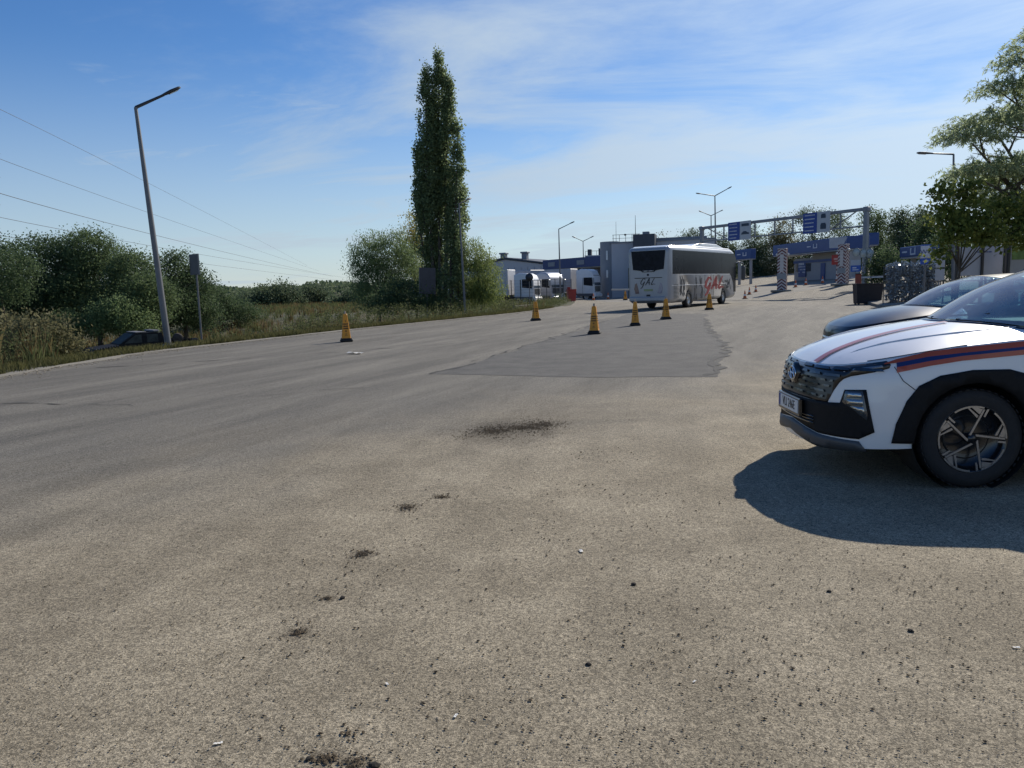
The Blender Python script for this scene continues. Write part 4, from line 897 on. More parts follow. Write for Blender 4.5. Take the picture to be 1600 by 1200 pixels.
        for zz in (0.415, 0.44, 0.465): patch('intake_slat', [(-0.42, zz), (0.42, zz), (0.40, zz+0.012), (-0.40, zz+0.012)], F, gloss, root, (0.06, 0.05), 0.018, 0.012)
        # emblem: slanted letter in an oval
        mb = MB(); E_ = [Vector((-0.021, 0.085*math.cos(t), 0.775+0.052*math.sin(t))) for t in np.linspace(0, 2*math.pi, 33)]; mb.tube(E_, 0.0065, 6, cap=False)
        for a, b in (((-0.048, -0.030), (-0.018, 0.040)), ((0.018, -0.040), (0.048, 0.030)), ((-0.028, -0.006), (0.028, 0.006))): mb.tube([(-0.021, a[0]*1.0, 0.775+a[1]), (-0.021, b[0], 0.775+b[1])], 0.0075, 6)
        mb.build('emblem', mat('chrome', (0.7, 0.7, 0.72), 0.15, 1.0), root)
        mb = MB(); mb.lathe([(0.001, -0.016), (0.088, -0.014), (0.092, 0.02)], (0, 0, 0.775), 'x', 28); mb.build('emblem_backing', gloss, root)
        # number plate
        mb = MB(); mb.box((-0.035, 0, 0.515), (0.03, 0.56, 0.15), bev=0.008); np_ = mb.build('number_plate', gloss, root)
        mb = MB(); mb.box((-0.052, 0, 0.52), (0.006, 0.50, 0.105)); mb.build('plate_face', mat('plate_white', (0.72, 0.72, 0.70), 0.4, var=0.03), np_)
        mb = MB(); mb.box((-0.0545, 0.225, 0.52), (0.004, 0.045, 0.10)); mb.build('plate_band', mat('plate_blue', (0.02, 0.06, 0.25), 0.4), np_)
        me = text_mesh('VLI 246E', 0.105, ext=0.001, sx=0.84); t = link('plate_lettering', me, mat('plate_ink', (0.015, 0.015, 0.015), 0.5), np_); t.matrix_local = Matrix.Translation((-0.0565, -0.022, 0.52)) @ Matrix.Rotation(-math.pi/2, 4, 'Z') @ Matrix.Rotation(math.pi/2, 4, 'X')
        # livery stripes
        OR = mat('stripe_orange', (0.42, 0.075, 0.025), 0.3, coat=0.5, var=0.05); BL = mat('stripe_blue', (0.012, 0.025, 0.12), 0.3, coat=0.5, var=0.05)
        sx_ = [0.985, 1.07, 1.29, 1.51, 1.95, 2.6, 3.4, 4.3]; za = [0.920, 0.950, 1.000, 1.026, 1.062, 1.070, 1.075, 1.08]; dz1 = [0.006, 0.024, 0.032, 0.036, 0.036, 0.036, 0.036, 0.036]
        zb = [a-d for a, d in zip(za, dz1)]; zb2 = [0.900, 0.896, 0.938, 0.970, 1.006, 1.014, 1.02, 1.024]; zc2 = [0.885, 0.858, 0.905, 0.938, 0.972, 0.98, 0.985, 0.99]
        for sg in (1, -1):
            for nm, hi, lo, m_ in (('upper_stripe', za, zb, OR), ('middle_stripe', zb, zb2, BL), ('lower_stripe', zb2, zc2, OR)):
                st0 = 1 if nm != 'upper_stripe' else 0
                patch(nm, [(s, z) for s, z in zip(sx_[st0:], lo[st0:])]+[(s, z) for s, z in zip(sx_[st0:], hi[st0:])][::-1], SK(sg), m_, root, (0.08, 0.03), 0.0045)
        hs = [(0.09, .20, .285), (0.20, .20, .275), (0.35, .195, .27), (0.6, .20, .27), (0.9, .205, .265), (1.10, .21, .265)]
        for sg in (1,): patch('hood_stripe', [(u, a*sg) for u, a, b in hs]+[(u, b*sg) for u, a, b in hs][::-1], HD, OR, root, (0.03, 0.03), 0.011)
        # pressed hood creases and panel gap
        for sg in (1, -1):
            mb = MB(); mb.tube([Vector(HD(u, v*sg))+Vector((0, 0, 0.0005)) for u, v in ((0.2, .43), (0.34, .45), (0.5, .49), (0.67, .54), (1.0, .60), (1.4, .64))], [0.002, 0.007, 0.010, 0.011, 0.011, 0.008], 8); mb.build('hood_crease', paint, root)
            mb = MB(); mb.tube([Vector(F(sg*SF+sg*d, z))+Vector((0, -sg*0.002, 0)) for d, z in ((-.56, .90), (-.50, .80), (-.42, .735))], 0.0035, 5); mb.build('panel_gap', gloss, root)
            mb = MB(); mb.tube([Vector(HD(u, top_at(u)[0]*0.985*sg))+Vector((0, 0, 0.003)) for u in np.linspace(0.3, 0.95, 10)], 0.004, 5); mb.build('hood_gap', gloss, root)
        mb = MB(); mb.tube([WS(-0.2, 0.01), WS(0.55, 0.10)], 0.008, 5); mb.tube([WS(0.3, 0.005), WS(0.95, 0.04)], 0.008, 5); mb.build('wiper', gloss, root)
    else:
        for d in (1, -1): patch('headlight', [(d*s, z) for s, z in [(0.52, 0.78), (0.98, 0.85), (1.0, 0.79), (0.56, 0.70)]][::d], F, mat('lamp_glass', (0.05, 0.055, 0.06), 0.06, 0.0, coat=1.0), root, (0.06, 0.05), 0.006, 0.01)
        patch('grille', [(-0.48, 0.40), (0.48, 0.40), (0.50, 0.70), (-0.50, 0.70)], F, gloss, root, (0.06, 0.06), 0.006, 0.01)
        patch('lower_bumper', [(-0.9, 0.26), (0.9, 0.26), (0.85, 0.36), (-0.85, 0.36)], F, plastic, root, (0.06, 0.06), 0.008, 0.02)
    return root
white = mat('white_paint', (0.78, 0.78, 0.77), 0.30, coat=0.8, var=0.02, scale=2.0)
black = mat('black_paint', (0.007, 0.008, 0.010), 0.3, coat=0.45, var=0.2, spec=0.25)
_bk = Vector((math.cos(R(3)), -math.sin(R(3)))); _lf = Vector((-math.sin(R(3)), -math.cos(R(3)))); nose = Vector((3.32, 5.36))-_bk*0.985-_lf*0.90
car('parked_car', 'white crossover with orange and blue livery stripes, parked nearest at the right', nose, -R(3), white)
car('parked_car', 'black car parked behind the striped white crossover', (4.9, 11.6), -R(5), black, 0.94, False)
# ---------------------------------------------------------------- coach
def road_wheel(parent, x, y, r, w, side, m_hub, n=32):
    mb = MB(); o = side
    mb.lathe([(r*0.56, -w/2*o), (r*0.9, -w/2*o), (r, -w*0.38*o), (r, w*0.38*o), (r*0.93, w/2*o), (r*0.60, w/2*o), (r*0.56, w*0.42*o)], (x, y, r), 'y', n)
    t = mb.build('tyre', mat('tyre_rubber', (0.016, 0.016, 0.017), 0.75, var=0.2, scale=20, bump=0.2, bscale=90), parent)
    mb = MB(); mb.lathe([(0.0, w*0.30*o), (r*0.2, w*0.30*o), (r*0.24, w*0.12*o), (r*0.46, w*0.16*o), (r*0.57, w*0.44*o), (r*0.57, w*0.2*o)], (x, y, r), 'y', n); mb.build('rim', m_hub, parent)
    return t
def coach():
    th = R(34); rr = Vector((9.50, 45.0)); fw = Vector((math.sin(th), math.cos(th))); lf = Vector((-fw.y, fw.x))
    rear = rr+lf*1.36; L_ = 12.0
    root = thing('coach', 'silver-white touring coach with dark windows and red lettering, seen from behind', 'bus', (rear.x, rear.y, lot_z(rear.x)), math.atan2(fw.y, fw.x)); root.scale = (1.07, 1.07, 1.07)
    silver = mat('coach_silver', (0.36, 0.365, 0.385), 0.35, 0.2, coat=0.35, var=0.06, scale=1.2); wht = mat('coach_white', (0.78, 0.78, 0.78), 0.3, coat=0.5, var=0.03); dg = mat('coach_glass', (0.014, 0.017, 0.024), 0.25, coat=0.0, var=0.4, spec=0.08)
    blk = mat('coach_black', (0.012, 0.012, 0.013), 0.5)
    secs = []
    for x, hw, z0, z1, r in [(0.0, 1.10, 0.50, 3.30, 0.20), (0.06, 1.20, 0.42, 3.42, 0.22), (0.22, 1.265, 0.36, 3.50, 0.26), (1.0, 1.275, 0.34, 3.55, 0.30), (6.0, 1.275, 0.34, 3.58, 0.30), (10.6, 1.275, 0.34, 3.58, 0.30), (11.3, 1.265, 0.34, 3.50, 0.34), (11.7, 1.24, 0.34, 3.30, 0.40), (11.92, 1.16, 0.36, 2.95, 0.45), (12.0, 1.02, 0.45, 2.5, 0.45)]:
        secs.append(rrect(x, hw, z0, z1, r, 5))
    body = MB().loft(secs).build('body', silver, root)
    cs = []
    for x in (3.0, 9.2):
        for s in (-1, 1): cs.append(MB().cyl((x, s*1.0, 0.52), (x, s*1.5, 0.52), 0.62, n=28).build('c', None))
    cut(body, [])
    for c in cs: c.parent = root
    bpy.context.view_layer.update(); cut(body, cs)
    mb = MB(); mb.box((6, 0, 0.5), (10.5, 1.9, 0.3)); mb.build('underframe', blk, root)
    for x in (3.0, 9.2):
        for s in (-1, 1): road_wheel(root, x, s*1.10, 0.50, 0.30, s, mat('wheel_alloy', (0.55, 0.55, 0.56), 0.3, 0.7))
    # roof: pale cap with air-conditioning hump
    mb = MB(); mb.loft([rrect(x, hw, z0, z1, 0.10, 4) for x, hw, z0, z1 in [(0.10, 1.06, 3.30, 3.475), (0.5, 1.14, 3.36, 3.56), (5.0, 1.17, 3.40, 3.615), (10.6, 1.17, 3.40, 3.615), (11.3, 1.10, 3.25, 3.53)]]); rf = mb.build('roof_cap', wht, root)
    mb = MB(); mb.loft([rrect(x, hw, 3.5, z1, 0.06, 4) for x, hw, z1 in [(4.6, 0.8, 3.63), (5.4, 0.95, 3.80), (6.6, 1.0, 3.84), (8.6, 1.0, 3.84), (10.2, 0.9, 3.66)]]); mb.build('air_conditioner', wht, root)
    mb = MB(); mb.box((5.9, 0, 3.78), (0.9, 1.92, 0.09), bev=0.03); mb.build('air_grille', blk, root)
    # side glass: one dark band of panes each side, dipping to the windscreen at the front
    for s in (-1, 1):
        xs_ = [0.42, 2.05, 3.7, 5.35, 7.0, 8.65, 10.3]
        for a, b in zip(xs_, xs_[1:]):
            mb = MB(); mb.box(((a+b)/2, s*1.279, 2.62), (b-a-0.015, 0.014, 1.32)); mb.build('side_window', dg, root)
        P = [(10.31, 1.96), (10.7, 1.80), (11.1, 1.35), (11.25, 0.75), (11.62, 0.75), (11.66, 3.0), (11.2, 3.28), (10.31, 3.28)]
        mb = MB(); mb.prism([(x, z) for x, z in P], 'y', s*1.235, s*1.284); mb.build('door_glass' if s < 0 else 'driver_window', dg, root)
        mb = MB(); mb.box((6, s*1.281, 1.935), (11.0 if False else 8.8, 0.012, 0.035)); mb.build('waist_moulding', wht, root)
        mb = MB(); mb.box((4.9, s*1.279, 1.32), (9.2, 0.010, 0.03)); mb.build('side_moulding', wht, root)
        for x in (4.05, 5.6, 7.2): MB().box((x, s*1.279, 1.18), (0.018, 0.010, 1.44)).build('locker_gap', blk, root)
        for k in range(11): MB().box((0.95, s*1.279, 0.62+k*0.075), (0.75, 0.012, 0.028)).build('engine_louvre', blk, root)
    mb = MB(); mb.prism([(-0.98, 0.9), (0.98, 0.9), (0.86, 2.9), (-0.86, 2.9)], 'x', 11.99, 12.02); mb.build('windscreen', dg, root)
    # rear face
    fn = lambda a, b, d: (-0.0-d-0.012*0, -a, b)       # a to the right as seen from behind is -y
    mb = MB(); mb.prism([(-1.02, 3.28), (1.02, 3.28), (0.92, 2.25), (0.45, 2.18), (0.35, 2.10), (-0.35, 2.10), (-0.45, 2.18), (-0.92, 2.25)], 'x', -0.022, 0.05); mb.build('rear_window', dg, root)
    mb = MB()
    for k in range(9): mb.box((-0.026, 0.30-k*0.075, 2.165), (0.006, 0.045 if k % 4 else 0.02, 0.045))
    mb.build('rear_window_lettering', wht, root)
    mb = MB(); mb.box((-0.012, 0, 1.78), (0.025, 1.66, 0.035)); mb.build('engine_lid_gap', blk, root)
    mb = MB(); mb.lathe([(0.001, -0.02), (0.06, -0.02), (0.06, 0.01)], (-0.005, 0.02, 1.95), 'x', 18); mb.build('badge', blk, root)
    for s in (-1, 1):
        mb = MB(); mb.prism([(s*0.86, 1.18), (s*0.80, 1.45), (s*0.70, 1.50), (s*0.55, 0.92), (s*0.78, 0.90)], 'x', -0.02, 0.04); mb.build('tail_light', mat('tail_lens', (0.10, 0.05, 0.07), 0.2, coat=0.6) if s > 0 else mat('tail_lens_pale', (0.25, 0.25, 0.32), 0.2, coat=0.6), root)
    mb = MB(); mb.box((-0.016, 0, 1.10), (0.03, 0.52, 0.11)); mb.build('number_plate', mat('coach_plate', (0.30, 0.34, 0.16), 0.5), root)
    mb = MB(); mb.box((-0.05, 0, 0.60), (0.12, 2.3, 0.26), bev=0.05); mb.build('rear_bumper', silver, root)
    mb = MB(); mb.box((-0.01, 0, 0.80), (0.03, 0.22, 0.10)); mb.build('tow_cover', blk, root)
    # brush lettering: G A L
    letters = [[(0.52, 0.62), (0.44, 0.80), (0.30, 0.78), (0.12, 0.50), (0.06, 0.22), (0.18, 0.10), (0.34, 0.26), (0.42, 0.44)], [(0.46, 0.46), (0.36, 0.14), (0.20, -0.22), (0.04, -0.36)],
               [(0.52, 0.02), (0.72, 0.42), (0.92, 0.86)], [(0.92, 0.86), (0.88, 0.45), (0.90, 0.04)], [(0.58, 0.26), (0.78, 0.30), (1.02, 0.30)],
               [(1.42, 0.88), (1.24, 0.50), (1.08, 0.10), (1.14, 0.06), (1.30, 0.16), (1.50, 0.12)]]
    strokes(letters, 0.085, lambda a, b, d: (-0.005-d, 0.50-a*0.62, 1.36+b*0.48)).build('rear_lettering', blk, root)
    red = mat('lettering_red', (0.36, 0.03, 0.03), 0.4)
    strokes(letters, 0.17, lambda a, b, d: (5.55+a*2.35, -1.275-d, 0.98+b*0.95), 0.010).build('side_lettering', red, root)
    strokes([[(p[0]+0.03, p[1]-0.03) for p in P] for P in letters], 0.06, lambda a, b, d: (5.55+a*2.35, -1.275-d*0.5, 0.98+b*0.95), 0.010).build('lettering_shadow', blk, root)
    # dark brushed animal artwork over the rear quarter
    random.seed(3); art = []
    for k in range(26):
        x = random.uniform(1.5, 5.2); z = random.uniform(0.5, 1.85); art.append([(x, z), (x+random.uniform(-.15, .1), z-0.25), (x+random.uniform(-.3, .15), z-random.uniform(.4, .8))])
    art += [[(1.5+0.3*k, 1.85), (1.75+0.3*k, 1.45), (1.7+0.35*k, 1.0), (2.0+0.3*k, 0.7)] for k in range(5)]
    art = [[(a, max(0.42, b)) for a, b in P] for P in art if abs(P[-1][0]-3.0) > 0.0]
    strokes([P for P in art if not (abs(P[1][0]-3.0) < 0.75 and P[-1][1] < 1.2)], 0.15, lambda a, b, d: (a, -1.275-d*0.6, b), 0.010).build('side_artwork', mat('artwork_grey', (0.06, 0.06, 0.065), 0.5, var=0.4, scale=4), root)
    random.seed(9); sw = [[(x, z), (x+0.3, z+random.uniform(-.3, .3)), (x+0.55, z+random.uniform(-.3, .3))] for x, z in ((9.3, 1.5), (9.5, 1.3), (9.8, 1.6), (10.0, 1.2), (9.6, 1.05))]
    strokes(sw, 0.14, lambda a, b, d: (a, -1.275-d*0.6, b), 0.010).build('front_artwork', MATS['artwork_grey'], root)
    # mirrors on long arms
    for s in (-1, 1):
        mb = MB(); mb.tube([(11.6, s*1.15, 2.6), (12.0, s*1.35, 2.75), (12.35, s*1.52, 2.68), (12.42, s*1.55, 2.45)], 0.05, 8); mb.box((12.40, s*1.55, 1.98), (0.22, 0.30, 0.95), bev=0.08); mb.build('mirror', mat('mirror_shell', (0.06, 0.07, 0.08), 0.3, coat=0.6), root)
    random.seed(21)
coach()
# ---------------------------------------------------------------- lorries
def lorry(label, loc, rz, col, tall, trailer, rows=True):
    root = thing('lorry', label, 'truck', loc, rz, 'lorries parked by the fence')     # local +x = forward
    pm = mat(*col) if isinstance(col, tuple) else col; blk = MATS['coach_black']; dg = MATS['coach_glass']
    h = tall
    mb = MB(); mb.loft([rrect(x, hw, z0, z1, r, 4) for x, hw, z0, z1, r in [(-2.2, 1.22, 0.85, h-0.2, 0.10), (-1.6, 1.24, 0.8, h, 0.14), (-0.8, 1.24, 0.75, h-0.05, 0.14), (-0.38, 1.24, 0.7, h-0.28, 0.14), (-0.16, 1.23, 0.62, h-0.70, 0.14), (-0.04, 1.20, 0.6, h-0.95, 0.14), (0.0, 1.14, 0.62, 1.9, 0.12)]]); mb.build('cab', pm, root)
    mb = MB(); mb.add([(-0.03, -1.08, 1.80), (-0.03, 1.08, 1.80), (-0.17, 1.08, h-0.78), (-0.17, -1.08, h-0.78), (0.03, -1.1, 1.78), (0.03, 1.1, 1.78), (-0.11, 1.1, h-0.75), (-0.11, -1.1, h-0.75)], [(0, 1, 2, 3), (7, 6, 5, 4), (0, 4, 5, 1), (1, 5, 6, 2), (2, 6, 7, 3), (3, 7, 4, 0)]); mb.build('windscreen', mat('lorry_screen', (0.05, 0.065, 0.075), 0.15, coat=0.4), root)
    for s in (-1, 1):
        mb = MB(); mb.prism([(-1.30, 1.85), (-0.18, 1.72), (-0.26, 2.72), (-1.30, 2.72)], 'y', s*1.22, s*1.255); mb.build('side_window', dg, root)
        mb = MB(); mb.box((-0.05, s*1.42, 2.3), (0.16, 0.26, 0.75), bev=0.05); mb.build('mirror', mat('mirror_grey', (0.3, 0.31, 0.32), 0.4), root)
        mb = MB(); mb.box((0.03, s*0.92, 0.95), (0.12, 0.42, 0.26), bev=0.05); mb.build('headlight', mat('lorry_lamp', (0.55, 0.57, 0.6), 0.15, coat=1), root)
        mb = MB(); mb.box((-1.42, s*1.243, 1.75), (0.03, 0.012, 1.9)); mb.build('door_seam', blk, root)
        mb = MB(); mb.box((-1.15, s*1.243, 0.72), (2.0, 0.02, 0.28)); mb.build('step_panel', mat('lorry_skirt', (0.10, 0.10, 0.11), 0.6), root)
    mb = MB()
    for k in range(5): mb.box((0.02, 0, 1.12+k*0.13), (0.06, 1.9, 0.09))
    mb.build('grille', blk, root)
    mb = MB(); mb.box((-0.05, 0, 0.62), (0.5, 2.46, 0.42), bev=0.1); mb.build('bumper', pm, root)
    mb = MB(); mb.box((-4.2, 0, 0.85), (6.5, 0.9, 0.25)); mb.build('chassis', blk, root)
    for x in (-1.0, -4.6):
        for s in (-1, 1): road_wheel(root, x, s*1.05, 0.5, 0.30, s, mat('lorry_hub', (0.35, 0.35, 0.36), 0.4, 0.6), 20)
    if trailer:
        tm = mat(*trailer)
        mb = MB(); mb.box((-8.7, 0, 2.45), (11.6, 2.52, 2.75), bev=0.05); tr = mb.build('trailer', tm, root)
        for s in (-1, 1):
            mb = MB()
            for k in range(10): mb.box((-14.0+k*1.15, s*1.265, 2.45), (0.05, 0.03, 2.7))
            mb.build('trailer_rib', tm, tr)
        for x in (-10.5, -11.8, -13.1):
            for s in (-1, 1): road_wheel(root, x, s*1.05, 0.5, 0.30, s, MATS['lorry_hub'], 18)
    return root
tw = ('lorry_white', (0.68, 0.69, 0.70), 0.35, 0.0, 0.05, 1.5); ts = ('lorry_silver', (0.42, 0.43, 0.46), 0.35, 0.3, 0.05, 1.5)
def gpos(px_, Y, z=0.0): p = at(px_, 470, Y); return (p.x, p.y, z)
lorry('white lorry in front with pale box trailer, parked right of the red bin', gpos(934, 90, -0.22), R(-25), tw, 3.75, ('trailer_grey', (0.36, 0.37, 0.40), 0.5, 0.0, 0.08, 1.0))
lorry('silver lorry with round roof spoiler behind the wire fence', gpos(872, 86, -0.3), R(-42), ts, 3.5, ('trailer_blue_grey', (0.25, 0.28, 0.34), 0.5, 0.0, 0.08, 1.0))
lorry('white lorry cab beside the willow behind the wire fence', gpos(840, 82, -0.3), R(-20), tw, 3.4, ('trailer_white', (0.5, 0.51, 0.54), 0.5, 0.0, 0.08, 1.0))
# ---------------------------------------------------------------- sunken pickup in the ditch
def pickup():
    p = at(138, 560, 36.5); q = at(262, 548, 39.0)
    a = Vector((p.x, p.y)); d = Vector((q.x-p.x, q.y-p.y)).normalized(); rz = math.atan2(d.y, d.x)
    root = thing('wrecked_pickup', 'dark abandoned pickup sunk in the weeds behind the leaning lamp post', 'car', (a.x, a.y, -1.62), rz)   # local +x = backwards
    dk = mat('wreck_paint', (0.014, 0.015, 0.017), 0.6, var=0.35, scale=5, spec=0.2); gl = mat('wreck_glass', (0.055, 0.062, 0.058), 0.5, coat=0.0, var=0.4, scale=3, spec=0.15)
    prof = [(0, 0.35), (0, 0.72), (0.12, 0.86), (1.25, 1.0), (1.95, 1.48), (2.15, 1.52), (3.05, 1.50), (3.22, 1.46), (3.35, 1.02), (4.9, 1.0), (4.92, 0.4)]
    mb = MB(); n = len(prof)
    for s0, s1, k in ((-0.85, 0.85, 1),): mb.prism(prof, 'y', s0, s1)
    mb.build('body', dk, root)
    for s in (-1, 1):
        for P in ([(1.45, 1.04), (1.98, 1.42), (2.25, 1.44), (2.25, 1.04)], [(2.50, 1.04), (2.50, 1.43), (3.02, 1.42), (3.02, 1.04)]):
            mb = MB(); mb.prism(P, 'y', s*0.84, s*0.858); mb.build('side_window', gl, root)
        for x in (0.85, 3.95):
            road_wheel(root, x, s*0.76, 0.36, 0.22, s, mat('steel_rim', (0.2, 0.2, 0.2), 0.5, 0.6), 20)
        mb = MB(); mb.box((4.15, s*0.80, 1.04), (1.5, 0.08, 0.1)); mb.build('bed_rail', dk, root)
        mb = MB(); mb.box((3.12, s*0.62, 1.28), (0.12, 0.3, 0.42)); mb.build('rear_pillar', mat('wreck_pale', (0.16, 0.16, 0.17), 0.6), root)
    mb = MB(); mb.add([(1.27, -0.78, 1.02), (1.27, 0.78, 1.02), (1.93, 0.70, 1.475), (1.93, -0.70, 1.475), (1.25, -0.78, 1.03), (1.25, 0.78, 1.03), (1.91, 0.70, 1.49), (1.91, -0.70, 1.49)], [(0, 1, 2, 3), (7, 6, 5, 4), (0, 4, 5, 1), (1, 5, 6, 2), (2, 6, 7, 3), (3, 7, 4, 0)]); mb.build('windshield', gl, root)
    mb = MB(); mb.box((2.25, 0, 1.545), (0.5, 1.5, 0.05), bev=0.02); mb.box((3.0, 0.0, 1.57), (0.32, 1.4, 0.10), bev=0.03); mb.build('roof_glint_rack', MATS['wreck_pale'], root)  # pale bars stand for the white glints on the cab roof
    mb = MB()
    for k in range(9): mb.box((0.18+k*0.12, -0.83, 0.84+0.014*k), (0.05, 0.06, 0.05), bev=0.01)
    mb.build('hood_debris', MATS['wreck_pale'], root)
    # scrap machine behind it
    p = at(290, 536, 38.5); root = thing('scrap_machine', 'rusty scrap machine parts lying right of the leaning lamp post', 'scrap', (p.x, p.y, -1.45), 0.3)
    rust = mat('rust', (0.06, 0.045, 0.035), 0.8, var=0.4, scale=8)
    mb = MB(); mb.box((-0.35, 0, 0.50), (0.35, 0.5, 0.75), bev=0.05); mb.lathe([(0.0, -0.1), (0.22, -0.1), (0.26, 0), (0.22, 0.1), (0, 0.1)], (-0.35, 0, 0.98), 'y', 16); mb.build('engine_block', rust, root)
    mb = MB(); mb.tube([(-0.4, 0, 0.55), (0.1, 0, 0.62), (0.5, 0, 0.72), (0.95, 0, 0.45)], 0.09, 8); mb.box((0.45, 0, 0.78), (0.35, 0.4, 0.3), bev=0.05); mb.build('arm', rust, root)
    mb = MB(); mb.box((0.95, 0, 0.52), (0.55, 0.5, 0.06), M=Matrix.Rotation(0.5, 3, 'Y')); mb.build('plate', MATS['wreck_pale'], root)
pickup()
# ---------------------------------------------------------------- cones
steel = mat('galvanised', (0.15, 0.155, 0.165), 0.5, 0.4, var=0.12, scale=2.5); darkst = mat('dark_steel', (0.045, 0.047, 0.052), 0.5, 0.4, var=0.15); blackm = mat('black_metal', (0.02, 0.02, 0.022), 0.5)
yel = mat('cone_yellow', (0.70, 0.285, 0.016), 0.45, var=0.08, scale=6); ink = mat('cone_ink', (0.03, 0.022, 0.015), 0.6); conebase = mat('cone_base', (0.02, 0.02, 0.02), 0.8)
def make_cone():
    root = thing('safety_cone', '', 'cone')
    mb = MB(); mb.box((0, 0, 0.035), (0.40, 0.40, 0.07), bev=0.02); mb.box((0, 0, 0.09), (0.34, 0.34, 0.05), bev=0.015); mb.build('base', conebase, root)
    def ring(z, w, c): return [(w, -w+c, z), (w, w-c, z), (w-c, w, z), (-w+c, w, z), (-w, w-c, z), (-w, -w+c, z), (-w+c, -w, z), (w-c, -w, z)]
    mb = MB(); mb.loft([ring(0.10, 0.150, 0.02), ring(0.14, 0.140, 0.02), ring(0.86, 0.066, 0.012), ring(0.885, 0.060, 0.02)], smooth=False); mb.build('body', yel, root)
    mb = MB(); mb.cyl((0, 0, 0.88), (0, 0, 0.975), 0.036, 0.030, 12); mb.build('neck', mat('cone_neck', (0.35, 0.30, 0.24), 0.6), root)
    for k in range(4):
        mb = MB(); M = Matrix.Rotation(k*math.pi/2, 3, 'Z')
        def row(z, h, ws):
            x = -sum(ws)/2
            for i, w in enumerate(ws):
                if i % 2 == 0:
                    f = 0.140-(z-0.14)*(0.074/0.72)+0.002; mb.box(M @ Vector((x+w/2, -f, z)), (w, 0.006, h) if k % 2 == 0 else (0.006, w, h))
                x += w
        for z in (0.565, 0.495, 0.425): row(z, 0.038, [0.028, 0.006, 0.022, 0.006, 0.026, 0.006, 0.024, 0.006, 0.026])
        row(0.66, 0.05, [0.016]); row(0.345, 0.035, [0.02, 0.01, 0.012]); row(0.325, 0.012, [0.045]); row(0.25, 0.02, [0.05]); row(0.205, 0.012, [0.035, 0.008, 0.03])
        mb.build('lettering', ink, root)
    return root
cone0 = make_cone()
for i, (x, y, rz, lb) in enumerate([(-5.26, 24.2, 0.25, 'yellow square cone standing alone at the left, near the grass verge'), (1.2, 35.4, 0.4, 'yellow square cone beyond the others, below the parked lorries'), (2.7, 24.3, -0.25, 'yellow square cone nearest the camera in the row before the coach'), (4.71, 28.5, -0.15, 'second yellow square cone of the row leading to the coach'), (6.75, 32.8, 0.1, 'third yellow square cone, in front of the coach rear corner'), (11.24, 42.7, 0.3, 'yellow square cone beside the coach, under its red lettering')]):
    if i == 0: cone0.location = (x, y, 0.004); cone0.rotation_euler[2] = rz; cone0['label'] = lb
    else: dup(cone0, (x, y, 0.008 if i in (2, 3, 4) else 0.004), rz, lb)
for o in [o for o in COL.objects if o.name.startswith('safety_cone')]: o['group'] = 'yellow cones set out on the tarmac'
# small traffic cones by the booths
def small_cone():
    root = thing('traffic_cone', '', 'cone', group='small traffic cones by the checkpoint')
    mb = MB(); mb.box((0, 0, 0.02), (0.42, 0.42, 0.04), bev=0.01); mb.build('base', conebase, root)
    mb = MB(); mb.lathe([(0.16, 0.04), (0.09, 0.35), (0.035, 0.72), (0.0, 0.73)], (0, 0, 0), 'z', 14); bd = mb.build('body', mat('cone_orange', (0.55, 0.13, 0.03), 0.5), root)
    mb = MB(); mb.lathe([(0.118, 0.26), (0.089, 0.40)], (0, 0, 0), 'z', 14); mb.build('band', mat('cone_white', (0.7, 0.7, 0.66), 0.5), root)
    return root
c0 = small_cone(); first = True
for px_, Y, lb in [(1243, 78, 'small orange cone right of the left striped post'), (1259, 80, 'small pale cone before the booth, second from the left striped post'), (1285, 80, 'small pale cone before the booth door'), (1307, 80, 'small cone just left of the right striped post'), (1164, 66, 'small yellowish cone beyond the front of the coach'), (1171, 74, 'small cone behind the one beyond the coach'), (1181, 78, 'small dark cone farther right beyond the coach'), (950, 84, 'tiny cone left of the coach rear, in front of the white building'), (927, 80, 'orange cone at the front wheel of the nearest lorry')]:
    p = at(px_, 450, Y); loc = (p.x, p.y, lot_z(p.x)+0.006)
    if first: c0.location = loc; c0['label'] = lb; first = False
    else: dup(c0, loc, 0, lb)
p = at(977, 462, 76); br = dup(cone0, (p.x, p.y, 0.006), 0.2, 'yellow square cone carrying a plank, left of the coach rear'); br['group'] = 'yellow cones set out on the tarmac'
mb = MB(); mb.box((0, 0, 0), (2.6, 0.14, 0.18), bev=0.02); o = mb.build('barrier_plank', mat('plank_white', (0.5, 0.47, 0.42), 0.7)); o.location = (p.x-0.1, p.y-0.03, 1.075); o.rotation_euler = (0, 0.02, 0.1); tag(o, 'pale horizontal plank lying on the cone left of the coach', 'plank')
